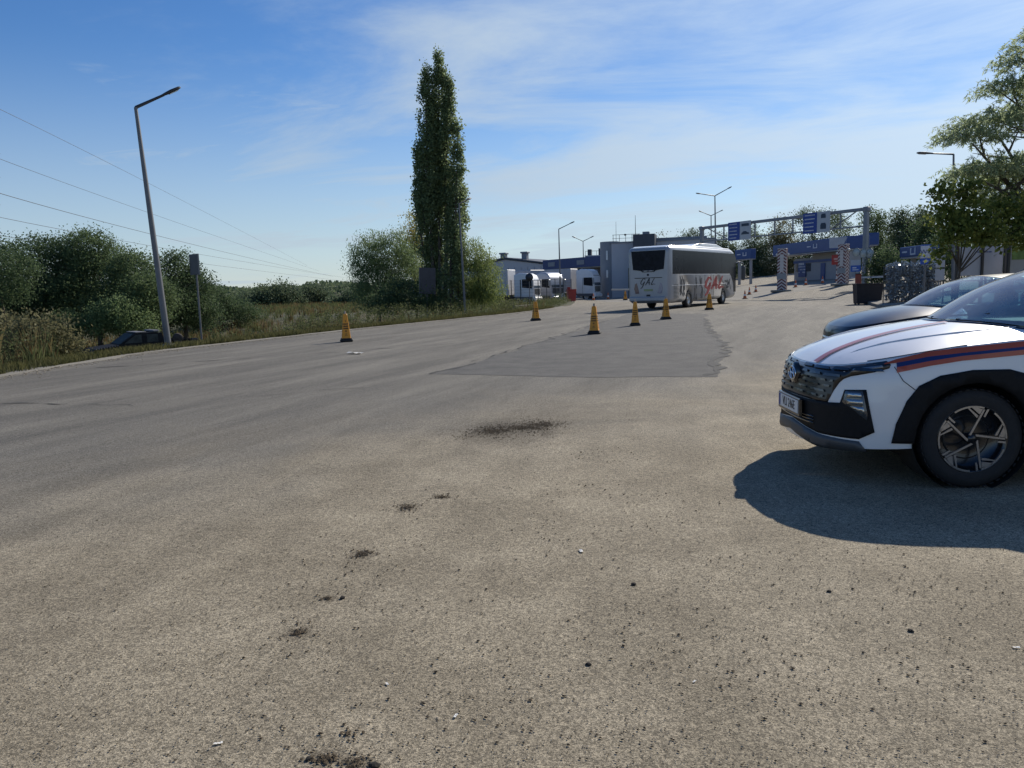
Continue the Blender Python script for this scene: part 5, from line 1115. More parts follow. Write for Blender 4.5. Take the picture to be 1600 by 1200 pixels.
# ---------------------------------------------------------------- lamps
def lamp(label, base, h, arms, tilt=(0, 0), r=0.075, m=None, plinth=True):
    root = thing('street_lamp', label, 'street lamp', base, group='street lamps'); root.rotation_euler = (tilt[0], tilt[1], 0); m = m or steel
    mb = MB(); mb.tube([(0, 0, -0.2), (0, 0, h*0.5), (0, 0, h)], [r*1.25, r, r*0.62], 12); mb.build('pole', m, root)
    if plinth: mb = MB(); mb.box((0, 0, 0.02), (0.34, 0.34, 0.10), bev=0.02); mb.build('base_plate', m, root)
    for dx, dy, dz in arms:
        v = Vector((dx, dy, dz)); e = Vector((0, 0, h))+v
        mb = MB(); mb.tube([(0, 0, h-0.06), (0, 0, h), e], [r*0.62, r*0.6, r*0.45], 8); a = mb.build('arm', darkst, root)
        u = v.normalized(); sd_ = u.cross(Vector((0, 0, 1))).normalized(); up = sd_.cross(u)
        M = Matrix((u, sd_, up)).transposed(); mb = MB()
        ring = lambda x, w, t: [M @ Vector(q)+e for q in ((x, -w, 0), (x, -w*0.6, t), (x, w*0.6, t), (x, w, 0), (x, w*0.6, -t*0.6), (x, -w*0.6, -t*0.6))]
        mb.loft([ring(-0.12, 0.04, 0.03), ring(0.05, 0.07, 0.05), ring(0.25, 0.13, 0.06), ring(0.52, 0.12, 0.05), ring(0.60, 0.06, 0.03)]); mb.build('lamp_head', darkst, root)
        mb = MB(); mb.add([M @ Vector(q)+e for q in ((0.18, -0.09, -0.041), (0.5, -0.09, -0.036), (0.5, 0.09, -0.036), (0.18, 0.09, -0.041), (0.18, -0.09, -0.05), (0.5, -0.09, -0.048), (0.5, 0.09, -0.048), (0.18, 0.09, -0.05))], [(0, 1, 2, 3), (7, 6, 5, 4), (0, 4, 5, 1), (1, 5, 6, 2), (2, 6, 7, 3), (3, 7, 4, 0)]); mb.build('lamp_lens', mat('lamp_lens_grey', (0.4, 0.4, 0.38), 0.3), root)
    return root
def lamp_px(label, bx_, by_, tx_, ty_, Y, arms, r=0.075, z=None):
    b = at(bx_, by_, Y); t = at(tx_, ty_, Y); h = (t-b).length; tilt_y = math.atan2(t.x-b.x, t.z-b.z)
    return lamp(label, (b.x, b.y, b.z if z is None else z), h if z is None else h+(b.z-z), arms, (0, tilt_y), r)
lamp_px('tall leaning single-arm street lamp on the verge at the left', 263, 541, 212, 168, 24.6, [(0.70, 0.55, 0.46)], 0.085)
lamp_px('single-arm street lamp in front of the poplar', 727, 490, 717, 318, 50, [(0.45, 0.8, 0.28)], 0.07)
lamp_px('single-arm street lamp rising behind the lorries', 876, 470, 873, 358, 80, [(1.2, 0.5, 0.55)], 0.075)
lamp_px('small double-arm street lamp beyond the blue canopy', 913, 468, 911, 377, 105, [(1.0, 0.3, 0.45), (-1.0, -0.3, 0.45)], 0.08)
lamp_px('tall double-arm street lamp above the coach roof', 1119, 452, 1117, 306, 85, [(1.45, 0.3, 0.7), (-1.6, -0.3, 0.25)], 0.09)
lamp_px('farther double-arm street lamp above the coach roof', 1112, 452, 1111, 337, 110, [(1.3, 0.3, 0.55), (-1.3, -0.3, 0.5)], 0.10)
lamp_px('street lamp with arm to the left, before the big willow', 1489, 460, 1490, 241, 37, [(-1.0, 0.2, 0.14)], 0.07)
# ---------------------------------------------------------------- small road signs seen from behind
def back_sign(label, bx_, by_, tx_, ty_, Y, w, h, rz, name='road_sign', disc=False):
    b = at(bx_, by_, Y); t = at(tx_, ty_, Y); z = land_z(b.x, b.y); L_ = t.z-z
    root = thing(name, label, 'sign', (b.x, b.y, z), rz); root.rotation_euler = (0, math.atan2(t.x-b.x, t.z-b.z), rz)
    mb = MB(); mb.cyl((0, 0.05, -0.2), (0, 0.05, L_-0.05), 0.035, n=10); mb.build('post', steel, root)
    sm = mat('sign_back', (0.045, 0.05, 0.065), 0.5, 0.3, var=0.15, scale=4)
    mb = MB()
    if disc: mb.lathe([(0, -0.012), (w/2, -0.012), (w/2, 0.012), (0, 0.012)], (0, 0, L_-h/2), 'y', 28)
    else: mb.box((0, 0, L_-h/2), (w, 0.03, h), bev=0.01)
    mb.build('panel', sm, root)
    mb = MB(); [mb.box((0, 0.03, L_-h/2+k), (w*0.8, 0.03, 0.04)) for k in (-h*0.28, h*0.28)]; mb.build('bracket', steel, root)
    if not disc:
        [MB().box((s*w/2, 0.0, L_-h/2), (0.012, 0.05, h+0.004)).build('frame', steel, root) for s in (-1, 1)]
    return root
back_sign('small dark sign panel on a thin post right of the leaning lamp', 313, 530, 303, 397, 28.2, 0.62, 0.76, R(-40))
back_sign('dark sign panel half hidden beside the poplar trunk', 667, 492, 667, 418, 49.5, 1.25, 1.7, R(40))
back_sign('dark round sign in front of the white lorry cab', 828, 486, 827, 427, 66, 0.68, 0.68, R(5), disc=True)
# ---------------------------------------------------------------- overhead gantry
def gantry():
    A = Vector((19.5, 77.0)); Bp = Vector((28.5, 61.0)); d = (Bp-A).normalized(); L_ = (Bp-A).length; rz = math.atan2(d.y, d.x)
    root = thing('sign_gantry', 'grey steel gantry spanning the lanes with two blue and white signs', 'gantry', (A.x, A.y, 0), rz)     # local x from the left post to the right post
    gm = mat('gantry_grey', (0.21, 0.225, 0.25), 0.5, 0.3, var=0.12, scale=1.5)
    for x in (0, L_):
        mb = MB(); mb.box((x, 0, 3.5), (0.34, 0.34, 7.2), bev=0.03); mb.box((x, 0, 6.9), (0.52, 0.42, 0.38), bev=0.06); mb.build('post', gm, root)
    mb = MB(); mb.box((L_/2, 0, 6.92), (L_-0.5, 0.24, 0.26), bev=0.02); mb.build('top_chord', gm, root)
    mb = MB(); mb.box((L_/2, 0, 5.6), (L_-0.5, 0.14, 0.13), bev=0.02); mb.build('bottom_chord', gm, root)
    for x in (3.0, 6.9, 9.2, 11.2, 16.0): mb = MB(); mb.box((x, 0, 6.23), (0.10, 0.10, 1.12)); mb.build('hanger', gm, root)
    for x0, x1 in ((0.9, 3.4), (17.4, 15.2)): mb = MB(); mb.tube([(x0, 0.02, 6.8), (x1, 0.02, 5.65)], 0.055, 8); mb.build('diagonal', gm, root)
    bl = mat('sign_blue', (0.012, 0.05, 0.26), 0.45, var=0.06); wh = mat('sign_white', (0.42, 0.45, 0.48), 0.5, var=0.04); wt = mat('sign_text_white', (0.55, 0.58, 0.62), 0.5); pk = mat('sign_pictogram', (0.03, 0.05, 0.08), 0.6)
    for x0, w, icons in ((3.8, 2.85, ('bus', 'car')), (12.5, 2.7, ('car_front', 'truck_front'))):
        y = -0.24; mb = MB(); mb.box((x0+w*0.26, y, 6.25), (w*0.52, 0.07, 1.72), bev=0.01); s1 = mb.build('blue_panel', bl, root)
        mb = MB(); mb.box((x0+w*0.76, y, 6.25), (w*0.47, 0.07, 1.72), bev=0.01); s2 = mb.build('white_panel', wh, root)
        mb = MB(); random.seed(int(x0*10))
        for k in range(5):
            x = x0+w*0.07; zz = 6.91-k*0.32
            while x < x0+w*(0.36+0.1*random.random()):
                l = random.uniform(0.04, 0.10); mb.box((x+l/2, y-0.038, zz), (l, 0.008, 0.09)); x += l+0.03
        mb.build('lettering', wt, s1)
        mb = MB(); xc = x0+w*0.76; f = lambda P, dx, dz: mb.prism([(xc+dx+a, 6.25+dz+b) for a, b in P], 'y', y-0.044, y-0.036)
        if icons[0] == 'bus':
            f([(-.45, -.10), (.45, -.10), (.45, .10), (.38, .15), (-.42, .15), (-.45, .1)], 0, .48); f([(-.5, -.09), (.5, -.09), (.48, .04), (.28, .08), (.1, .2), (-.22, .2), (-.42, .06)], 0, -.28)
        else:
            f([(-.24, -.16), (.24, -.16), (.24, .02), (.18, .2), (-.18, .2), (-.24, .02)], 0, .48); f([(-.28, -.24), (.28, -.24), (.28, .10), (.2, .26), (-.2, .26), (-.28, .1)], 0, -.34)
        mb.build('pictogram', pk, s2)
        mb = MB()
        for xx in (x0+0.3, x0+w-0.3): mb.box((xx, -0.13, 6.25), (0.08, 0.16, 1.5))
        mb.build('sign_bracket', gm, root)
    # round plates and a lane plate hung on the right post
    mb = MB()
    for dx in (-0.62, 0.05, 0.62):
        r_ = MB(); r_.lathe([(0, -0.30), (0.36, -0.30), (0.36, -0.27), (0, -0.27)], (L_+dx*0.95, 0, 3.55-0.12*(dx > -0.5)), 'y', 24); pl = r_.build('round_plate', mat('plate_pale', (0.42, 0.46, 0.44), 0.5), root)
        r2 = MB(); r2.lathe([(0.30, -0.31), (0.36, -0.31)], (L_+dx*0.95, 0, 3.55-0.12*(dx > -0.5)), 'y', 24); r2.build('plate_rim', mat('plate_rim_grey', (0.25, 0.28, 0.28), 0.5), pl)
    mb.box((L_-0.62, -0.29, 2.75), (0.9, 0.04, 0.42)); mb.build('lane_plate_white', wh, root)
    mb = MB(); mb.box((L_-0.62, -0.29, 2.28), (0.9, 0.04, 0.50)); lp = mb.build('lane_plate_blue', mat('plate_blue2', (0.03, 0.11, 0.42), 0.5), root)
    mb = MB(); mb.box((L_-0.72, -0.312, 2.34), (0.35, 0.01, 0.10)); mb.box((L_-0.62, -0.312, 2.18), (0.55, 0.01, 0.07)); mb.build('lettering', wt, lp)
gantry()
# ---------------------------------------------------------------- striped posts on plinths
def striped_post(label, px_, Y, h, w, rz):
    p = at(px_, 450, Y); z = lot_z(p.x); root = thing('striped_post', label, 'post', (p.x, p.y, z), rz, 'red and white guard posts')
    wm = mat('post_white', (0.50, 0.48, 0.47), 0.6, var=0.06); rm = mat('post_red', (0.115, 0.022, 0.03), 0.6, var=0.1)
    mb = MB(); mb.box((0, 0, h/2), (w, w, h), bev=0.01); mb.build('column', wm, root)
    n = int(h/0.30)
    for fx, (ax, sg) in enumerate((('y', -1), ('y', 1), ('x', -1), ('x', 1))):
        for k in range(n+1):
            z0 = -0.1+k*0.30; mb = MB(); hw = w/2
            P = [(-hw, z0), (0, z0+0.30), (hw, z0), (hw, z0+0.14), (0, z0+0.44), (-hw, z0+0.14)]
            P = [(a, min(h, max(0.02, b))) for a, b in P]
            if max(b for a, b in P)-min(b for a, b in P) < 0.1: continue
            lo, hi = sorted((sg*(hw+0.001), sg*(hw+0.012)))
            try: mb.prism(P, ax, lo, hi); mb.build('stripe', rm, root)
            except Exception: pass
    mb = MB(); mb.box((0, -w/2-0.03, h*0.36), (w*1.1, 0.05, h*0.13)); mb.build('lower_plate', mat('plate_grey', (0.24, 0.26, 0.28), 0.5), root)
    mb = MB(); mb.box((0, -w/2-0.03, h*0.66), (w*0.42, 0.05, h*0.40)); mb.build('number_panel', wm, root)
    mb = MB(); mb.box((0, 0, 0.08), (w*2.4, w*2.0, 0.2), bev=0.06); mb.build('plinth', con_m, root)
    for s in (-1, 1): mb = MB(); mb.lathe([(0, -0.12), (0.13, -0.1), (0.13, 0.06), (0, 0.08)], (s*(w/2+0.08), 0, h*0.86), 'y', 12); mb.build('signal_lamp', mat('signal_white', (0.6, 0.6, 0.58), 0.4), root)
striped_post('left red-white chevron guard post with grey plate', 1222, 72, 4.05, 0.78, R(-28))
striped_post('right red-white chevron guard post next to the gantry post', 1317, 70, 3.75, 0.72, R(-50))
# ---------------------------------------------------------------- checkpoint booths under blue canopies
cblue = mat('canopy_blue', (0.010, 0.050, 0.19), 0.45, var=0.08, scale=0.8); cpale = mat('booth_pale', (0.26, 0.28, 0.31), 0.55, var=0.06); beige = mat('booth_beige', (0.26, 0.24, 0.20), 0.7, var=0.05); glassd = mat('booth_glass', (0.03, 0.04, 0.055), 0.1, coat=0.8)
def canopy(label, a, b, ztop_, hgt, depth, body):
    A, Bq = Vector(a), Vector(b); d = (Bq-A).normalized(); L_ = (Bq-A).length; zg = lot_z(min(a[0], b[0]))
    root = thing('checkpoint_booth', label, 'booth', (A.x, A.y, zg), math.atan2(d.y, d.x), 'checkpoint booths'); zt_ = ztop_-zg     # local +y points away behind the fascia
    mb = MB(); mb.box((L_/2, depth/2, zt_-hgt/2), (L_, depth, hgt), bev=0.05); mb.build('canopy', cblue, root)
    mb = MB(); mb.box((L_/2, depth/2, zt_-hgt-0.06), (L_-0.1, depth-0.1, 0.1)); mb.build('soffit', cpale, root)
    mb = MB(); wv = mat('fascia_mark', (0.5, 0.54, 0.60), 0.5); xm = L_*0.62
    for dx, w, h_ in ((-0.55, 0.16, 0.5), (0, 0.55, 0.10), (0.55, 0.16, 0.5)): mb.box((xm+dx*0.7, -0.012, zt_-hgt/2-(0.2 if h_ < 0.2 else 0)), (w, 0.03, h_))
    mb.box((xm-1.5, -0.012, zt_-hgt/2), (0.9, 0.03, 0.12)); mb.build('fascia_sign', wv, root)
    for x in (0.6, L_-0.6): mb = MB(); mb.box((x, min(0.8, depth*0.5), (zt_-hgt)/2), (0.28, 0.28, zt_-hgt)); mb.build('column', cpale, root)
    if body:
        x0, x1 = body; mb = MB(); mb.box(((x0+x1)/2, 2.6, 1.45), (x1-x0, 2.2, 2.9), bev=0.03); mb.build('booth_wall', cpale, root)
        mb = MB(); mb.box(((x0+x1)/2+0.2*(x1-x0), 1.47, 3.15), ((x1-x0)*0.55, 0.12, 1.1)); mb.build('beige_panel', beige, root)
        mb = MB(); mb.box(((x0+x1)/2, 1.44, 2.45), (x1-x0, 0.12, 0.3)); mb.build('blue_band', cblue, root)
        for t in (0.12, 0.30): mb = MB(); mb.box((lerp(x0, x1, t), 1.45, 1.75), ((x1-x0)*0.15, 0.1, 0.95)); mb.build('window', glassd, root)
        mb = MB(); mb.box((lerp(x0, x1, 0.64), 1.45, 1.1), (0.95, 0.1, 2.1)); mb.build('door', cblue, root)
        mb = MB(); mb.box((lerp(x0, x1, 0.2), 1.40, 1.6), (1.9, 0.06, 2.0)); sg = mb.build('notice_board', cblue, root)
        mb = MB(); random.seed(5)
        for k in range(4): [mb.box((lerp(x0, x1, 0.2)-0.7+j*0.36, 1.362, 2.2-k*0.34), (random.uniform(.12, .3), 0.02, 0.14 if k else 0.26)) for j in range(5) if random.random() < 0.8]
        mb.build('notice_lettering', wv, sg)
    return root
canopy('middle checkpoint booth under a long blue canopy', (34.6, 100), (36.3, 82), 6.0, 1.35, 2.6, (3.0, 14.5))
canopy('right checkpoint canopy behind the gantry post', (43.0, 98), (41.4, 88), 6.6, 1.35, 1.2, None)
canopy('left blue checkpoint canopy behind the coach', (32.0, 108), (33.0, 104), 5.9, 1.35, 0.8, None)
p = at(1302, 380, 82); mb = MB(); mb.prism([(-0.9, -0.55), (0.35, -0.55), (0.95, 0.55), (-0.9, 0.55)], 'y', -0.08, 0.08); o = mb.build('flag_board', mat('flag_pale', (0.32, 0.36, 0.42), 0.5)); o.location = (p.x, p.y-1.2, p.z); tag(o, 'pale slanted board mounted above the middle canopy end', 'board')
# red prohibition board on a striped pole
p = at(1307, 440, 74); root = thing('stop_board', 'red rectangular stop board on a thin red-white pole', 'sign', (p.x, p.y, lot_z(p.x)), R(-30))
mb = MB(); mb.cyl((0, 0, 0), (0, 0, 2.6), 0.05, n=10); mb.build('pole', mat('post_white', (0.5, 0.48, 0.47), 0.6), root)
mb = MB(); [mb.cyl((0, 0, z), (0, 0, z+0.18), 0.056, n=10) for z in (0.3, 0.8, 1.3, 1.7)]; mb.build('pole_band', mat('post_red', (0.115, 0.022, 0.03), 0.6), root)
mb = MB(); mb.box((0, -0.07, 2.35), (0.95, 0.05, 0.95), bev=0.02); mb.build('board', mat('stop_red', (0.30, 0.03, 0.025), 0.5), root)
mb = MB(); mb.box((0, -0.10, 2.42), (0.55, 0.02, 0.16)); mb.box((0, -0.10, 2.2), (0.4, 0.02, 0.08)); mb.build('lettering', mat('stop_text', (0.45, 0.3, 0.28), 0.5), root)
mb = MB(); mb.lathe([(0, -0.1), (0.12, -0.1), (0.12, 0.06), (0, 0.06)], (0, 0, 2.98), 'y', 14); mb.build('beacon', mat('signal_white', (0.6, 0.6, 0.58), 0.4), root)
# barrier cabinet
p = at(1341, 440, 58); root = thing('barrier_cabinet', 'orange-red barrier cabinet behind the black bin', 'cabinet', (p.x, p.y, lot_z(p.x)), R(-30))
mb = MB(); mb.box((0, 0, 0.65), (0.42, 0.36, 1.3), bev=0.04); mb.build('housing', mat('cabinet_red', (0.32, 0.06, 0.03), 0.5), root); mb = MB(); mb.box((0.6, 0, 1.05), (2.2, 0.08, 0.12)); mb.build('boom', mat('boom_white', (0.6, 0.58, 0.56), 0.5), root); mb = MB(); mb.box((0, 0, 1.33), (0.46, 0.40, 0.06), bev=0.02); mb.build('lid', darkst, root)
# low blue canopy behind the bottle cage
p = at(1405, 410, 58); q = at(1440, 405, 54); canopy('small blue canopy behind the bottle cage', (p.x, p.y), (q.x, q.y), 3.7, 0.75, 3.0, None)
# ---------------------------------------------------------------- black bin, bottle cage
p = at(1355, 472, 44); root = thing('waste_container', 'black square waste container at the kerb', 'bin', (p.x, p.y, lot_z(p.x)+0.01), R(-12))
bkm = mat('bin_black', (0.022, 0.018, 0.020), 0.7, var=0.2, scale=4); mb = MB(); mb.loft([[(x*0.64, y*0.5, 0.04) for x, y in ((-1, -1), (1, -1), (1, 1), (-1, 1))], [(x*0.70, y*0.55, 1.16) for x, y in ((-1, -1), (1, -1), (1, 1), (-1, 1))]], smooth=False); mb.build('tub', bkm, root)
mb = MB(); [mb.box(c, d, bev=0.01) for c, d in (((0, -0.56, 1.16), (1.46, 0.06, 0.07)), ((0, 0.56, 1.16), (1.46, 0.06, 0.07)), ((-0.71, 0, 1.16), (0.06, 1.06, 0.07)), ((0.71, 0, 1.16), (0.06, 1.06, 0.07)))]; mb.build('rim', bkm, root)
mb = MB(); [mb.box((x, y, 0.02), (0.1, 0.1, 0.06)) for x in (-0.55, 0.55) for y in (-0.4, 0.4)]; mb.build('foot', bkm, root)
p = at(1423, 473, 39.5); CW, CD, CH = 2.25, 1.5, 1.95; zc_ = lot_z(p.x)+0.135
root = thing('bottle_cage', 'wire cage heaped with empty plastic bottles', 'cage', (p.x, p.y, zc_), R(-8))
wire = mat('cage_wire', (0.07, 0.075, 0.08), 0.5, 0.5)
for sx_, sy_ in ((0, -1), (0, 1), (-1, 0), (1, 0)):
    mb = MB()
    if sx_ == 0:
        for k in range(16): x = -CW/2+CW*k/15; mb.box((x, sy_*CD/2, CH/2), (0.012 if k % 5 else 0.04, 0.012 if k % 5 else 0.04, CH))
        for k in range(12): mb.box((0, sy_*CD/2, 0.05+(CH-0.1)*k/11), (CW, 0.012, 0.012))
    else:
        for k in range(11): y = -CD/2+CD*k/10; mb.box((sx_*CW/2, y, CH/2), (0.012, 0.012, CH))
        for k in range(12): mb.box((sx_*CW/2, 0, 0.05+(CH-0.1)*k/11), (0.012, CD, 0.012))
    mb.build('mesh_panel', wire, root)
mb = MB(); mb.box((0, 0, 0.03), (CW, CD, 0.06)); mb.build('floor_plate', wire, root)
def bottle_verts():
    prof = [(0.0, -0.15), (0.045, -0.15), (0.048, -0.1), (0.042, 0.0), (0.047, 0.06), (0.018, 0.13), (0.014, 0.16), (0.0, 0.16)]; n = 6
    return np.array([[r*math.cos(2*math.pi*k/n), r*math.sin(2*math.pi*k/n), a] for r, a in prof for k in range(n)]), [(i*n+k, i*n+(k+1) % n, (i+1)*n+(k+1) % n, (i+1)*n+k) for i in range(7) for k in range(n)]
BV, BF = bottle_verts(); nb = 1500; VV = []
for k in range(nb):
    x, y, z = random.uniform(-1, 1)*(CW/2-0.06), random.uniform(-1, 1)*(CD/2-0.06), 0.12+random.random()*(CH-0.2+0.28*(1-abs(random.uniform(-1, 1))))
    if abs(x) < CW/2-0.35 and abs(y) < CD/2-0.35 and z < CH-0.45: continue
    q = Quaternion((random.gauss(0, 1), random.gauss(0, 1), random.gauss(0, 1), random.gauss(0, 1))).normalized(); M = np.array(q.to_matrix()); VV.append((BV*random.uniform(0.8, 1.15)) @ M.T+np.array([x, y, z]))
VV = np.array(VV); T = VV[:, np.array(BF), :].reshape(-1, 3)
bm_ = leaf_mat('plastic_bottle', (0.14, 0.165, 0.18), (0.58, 0.62, 0.66), 0.35, 0.2); o = np_mesh('bottles', T, 4, bm_, root); o['kind'] = 'stuff'
# ---------------------------------------------------------------- WC sign, boards, railings
p = at(1446, 412, 33); z0 = lot_z(p.x); root = thing('toilet_sign', 'white and blue WC sign on a post beside the bottle cage', 'sign', (p.x, p.y, z0), R(-10)); zz = p.z-z0
mb = MB(); mb.cyl((0, 0.06, 0), (0, 0.06, zz+0.8), 0.04, n=10); mb.build('post', steel, root)
mb = MB(); mb.box((0, 0, zz+0.53), (0.42, 0.04, 0.58), bev=0.01); pl = mb.build('white_panel', mat('wc_white', (0.55, 0.58, 0.66), 0.5), root)
mb = MB(); mb.box((0, 0, zz+0.10), (0.42, 0.04, 0.26), bev=0.01); bl_ = mb.build('blue_panel', mat('wc_blue', (0.02, 0.09, 0.40), 0.5), root)
t = link('lettering', text_mesh('WC', 0.27, ext=0.002), mat('wc_ink', (0.02, 0.04, 0.16), 0.5), pl); t.matrix_local = Matrix.Translation((0, -0.024, zz+0.50)) @ Matrix.Rotation(math.pi/2, 4, 'X')
mb = MB(); mb.prism([(-0.12, zz+0.08), (0.02, zz+0.08), (0.02, zz+0.04), (0.12, zz+0.11), (0.02, zz+0.18), (0.02, zz+0.13), (-0.12, zz+0.13)], 'y', -0.026, -0.021); mb.build('arrow', mat('wc_white', (0.55, 0.58, 0.66), 0.5), bl_)
mb = MB(); mb.box((0, 0, zz+0.79), (0.42, 0.042, 0.05)); mb.build('top_band', MATS['wc_blue'], root)
def railing(label, pts, h=1.15):
    P = [Vector((x, y, lot_z(x)+0.12)) for x, y in pts]; root = thing('railing', label, 'fence', P[0], group='black railings'); o0 = P[0]
    for a, b in zip(P, P[1:]):
        n = max(1, int((b-a).length/1.5))
        for k in range(n+1): c = a.lerp(b, k/n)-o0; mb = MB(); mb.cyl(c-Vector((0, 0, .12)), c+Vector((0, 0, h)), 0.03, n=8); mb.build('post', blackm, root)
        for z in (h, h*0.55, 0.18): mb = MB(); mb.tube([a-o0+Vector((0, 0, z)), b-o0+Vector((0, 0, z))], 0.022, 6); mb.build('rail', blackm, root)
    return root
railing('black railing between the bin and the bottle cage', [tuple(at(1360, 460, 52).xy), tuple(at(1400, 460, 50).xy)])
railing('black railing right of the bottle cage', [tuple(at(1450, 450, 36).xy), tuple(at(1530, 450, 33).xy), tuple(at(1640, 450, 30).xy)])
p0, p1 = at(1497, 432, 30), at(1568, 430, 30); z0 = lot_z(18); root = thing('notice_board', 'wide blank pale board on dark posts before the trees', 'board', (p0.x, p0.y, 0.13), 0.05)
w = p1.x-p0.x; mb = MB(); mb.box((w/2, 0, 1.92), (w, 0.05, 1.12), bev=0.01); pnl = mb.build('panel', mat('board_pale', (0.42, 0.44, 0.52), 0.5, var=0.05, scale=1.5), root)
mb = MB(); random.seed(12); x = 0.75
while x < 1.35: l = random.uniform(.03, .08); mb.box((x, -0.028, 2.27), (l, 0.008, 0.05)); x += l+0.025
mb.build('lettering', mat('board_ink', (0.05, 0.09, 0.25), 0.5), pnl)
for x in (-0.12, 0.92, w+0.06): mb = MB(); mb.box((x, -0.06, 1.25), (0.09, 0.06, 2.6)); mb.build('post', darkst, root)
p0 = at(1577, 425, 29.5); root = thing('notice_board', 'second pale board with a green picture at the right picture edge', 'board', (p0.x, p0.y, 0.13), 0.05)
mb = MB(); mb.box((0.6, 0, 1.95), (1.2, 0.05, 1.1), bev=0.01); pn = mb.build('panel', mat('board_grey', (0.30, 0.31, 0.34), 0.5), root); mb = MB(); mb.box((0.6, -0.03, 2.2), (1.1, 0.01, 0.55)); mb.build('picture', mat('board_green', (0.12, 0.20, 0.05), 0.6, var=0.4, scale=4), pn)
for x in (-0.06, 1.26): mb = MB(); mb.box((x, 0, 1.25), (0.08, 0.08, 2.6)); mb.build('post', darkst, root)
p = at(1468, 440, 34); root = thing('notice_plate', 'small pale notice plates on a dark post right of the WC sign', 'sign', (p.x, p.y, 0.12), 0.0)
mb = MB(); mb.cyl((0.2, 0.05, 0), (0.2, 0.05, 2.4), 0.035, n=8); mb.build('post', blackm, root)
for z, h_ in ((2.05, 0.55), (1.45, 0.5)): mb = MB(); mb.box((0, 0, z), (0.42, 0.03, h_), bev=0.01); mb.build('plate', mat('notice_pale', (0.40, 0.42, 0.46), 0.5), root)
# ---------------------------------------------------------------- buildings behind
wallw = mat('wall_pale', (0.44, 0.45, 0.48), 0.7, var=0.05, scale=0.5); wallg = mat('wall_grey', (0.20, 0.22, 0.25), 0.6, var=0.08, scale=0.6); walld = mat('wall_dark', (0.055, 0.065, 0.085), 0.6, var=0.1); roofd = mat('roof_dark', (0.05, 0.06, 0.08), 0.6)
a = at(765, 440, 120); b = at(853, 440, 116); root = thing('shed', 'pale gabled shed with two roof vents behind the lorries', 'building', (a.x, a.y, 0), math.atan2(b.y-a.y, b.x-a.x)); W_ = (b.xy-a.xy).length; x0 = -6.5
mb = MB(); mb.prism([(x0, 0), (W_, 0), (W_, 4.95), (W_*0.30, 5.95), (x0, 4.6)], 'y', 0, 16); mb.build('wall', wallw, root)
mb = MB(); mb.prism([(x0-0.3, 4.62), (W_*0.30, 6.02), (W_+0.4, 5.0), (W_+0.4, 5.22), (W_*0.30, 6.30), (x0-0.3, 4.9)], 'y', -0.35, 16.3); rf = mb.build('roof', roofd, root)
for px_ in (783, 819):
    q = at(px_, 405, 121); lx = (q.x-a.x); mb = MB(); mb.box((lx, 1.5, 6.35), (0.85, 0.85, 1.2), bev=0.03); mb.box((lx, 1.5, 6.95), (1.15, 1.15, 0.25), bev=0.03); mb.build('roof_vent', wallg, rf)
mb = MB(); [mb.box((x, -0.02, 2.4), (0.05, 0.05, 4.6)) for x in np.arange(x0+1, W_, 1.1)]; mb.build('cladding_joint', wallg, root)
a = at(848, 420, 112); b = at(948, 415, 100); d = (b.xy-a.xy); root = thing('canopy_building', 'long dark blue canopy over the lorry lanes', 'building', (a.x, a.y, 0), math.atan2(d.y, d.x)); L_ = d.length
mb = MB(); mb.box((L_/2, 5, 4.75), (L_, 10, 1.35), bev=0.04); mb.build('fascia', mat('canopy_navy', (0.022, 0.045, 0.15), 0.5), root)
mb = MB(); mb.box((L_/2, 5, 4.02), (L_-0.1, 9.9, 0.12)); mb.build('soffit', beige, root)
mb = MB(); mb.box((L_/2, 10.6, 2.0), (L_, 0.3, 4.0)); mb.build('back_wall', mat('wall_brown', (0.10, 0.095, 0.085), 0.8), root)
for x in (1.5, L_*0.5, L_-1.0): mb = MB(); mb.box((x, 0.8, 2.0), (0.4, 0.4, 4.0)); mb.build('column', wallg, root)
for x in (2.2, L_*0.62): mb = MB(); mb.box((x, -0.02, 4.75), (1.6, 0.05, 0.6)); mb.build('fascia_number', wallg, root)
# pale block with rounded grey corner, dark block and mast
a = at(956, 440, 92); root = thing('office_building', 'pale flat-roofed block with rounded grey corner and roof railing behind the coach', 'building', (a.x, a.y, 0), R(-16))
mb = MB(); mb.box((6, 5, 3.25), (12, 10, 6.5)); mb.build('wall', wallw, root)
mb = MB(); mb.cyl((-0.4, 1.2, 0), (-0.4, 1.2, 6.75), 1.15, n=28); mb.build('corner_tower', wallg, root)
mb = MB(); mb.box((6, 5, 6.56), (12.2, 10.2, 0.16)); rf = mb.build('parapet', wallg, root)
for x in np.arange(0.2, 3.3, 0.75): mb = MB(); mb.cyl((x, 0.15, 6.6), (x, 0.15, 7.5), 0.03, n=6); mb.build('rail_post', darkst, rf)
mb = MB(); mb.tube([(0.1, 0.15, 7.48), (3.4, 0.15, 7.48)], 0.025, 6); mb.tube([(0.1, 0.15, 7.05), (3.4, 0.15, 7.05)], 0.02, 6); mb.build('rail', darkst, rf)
mb = MB(); mb.box((1.65, 0.15, 7.45), (0.25, 0.2, 0.2), bev=0.04); mb.build('floodlight', darkst, rf)
mb = MB(); mb.box((4.05, -0.4, 3.65), (2.5, 3.0, 7.3)); mb.build('dark_block', walld, root)
mb = MB(); mb.box((4.1, 0.4, 7.5), (0.8, 0.8, 0.4), bev=0.03); mb.build('roof_unit', wallg, root)
mb = MB(); mb.box((8.2, 1.0, 3.45), (5.8, 1.6, 6.9)); mb.build('grey_wing', wallg, root)
mb = MB(); mb.box((2.35, -0.03, 1.75), (0.7, 0.1, 3.5)); mb.build('door', mat('door_ochre', (0.17, 0.15, 0.09), 0.6), root)
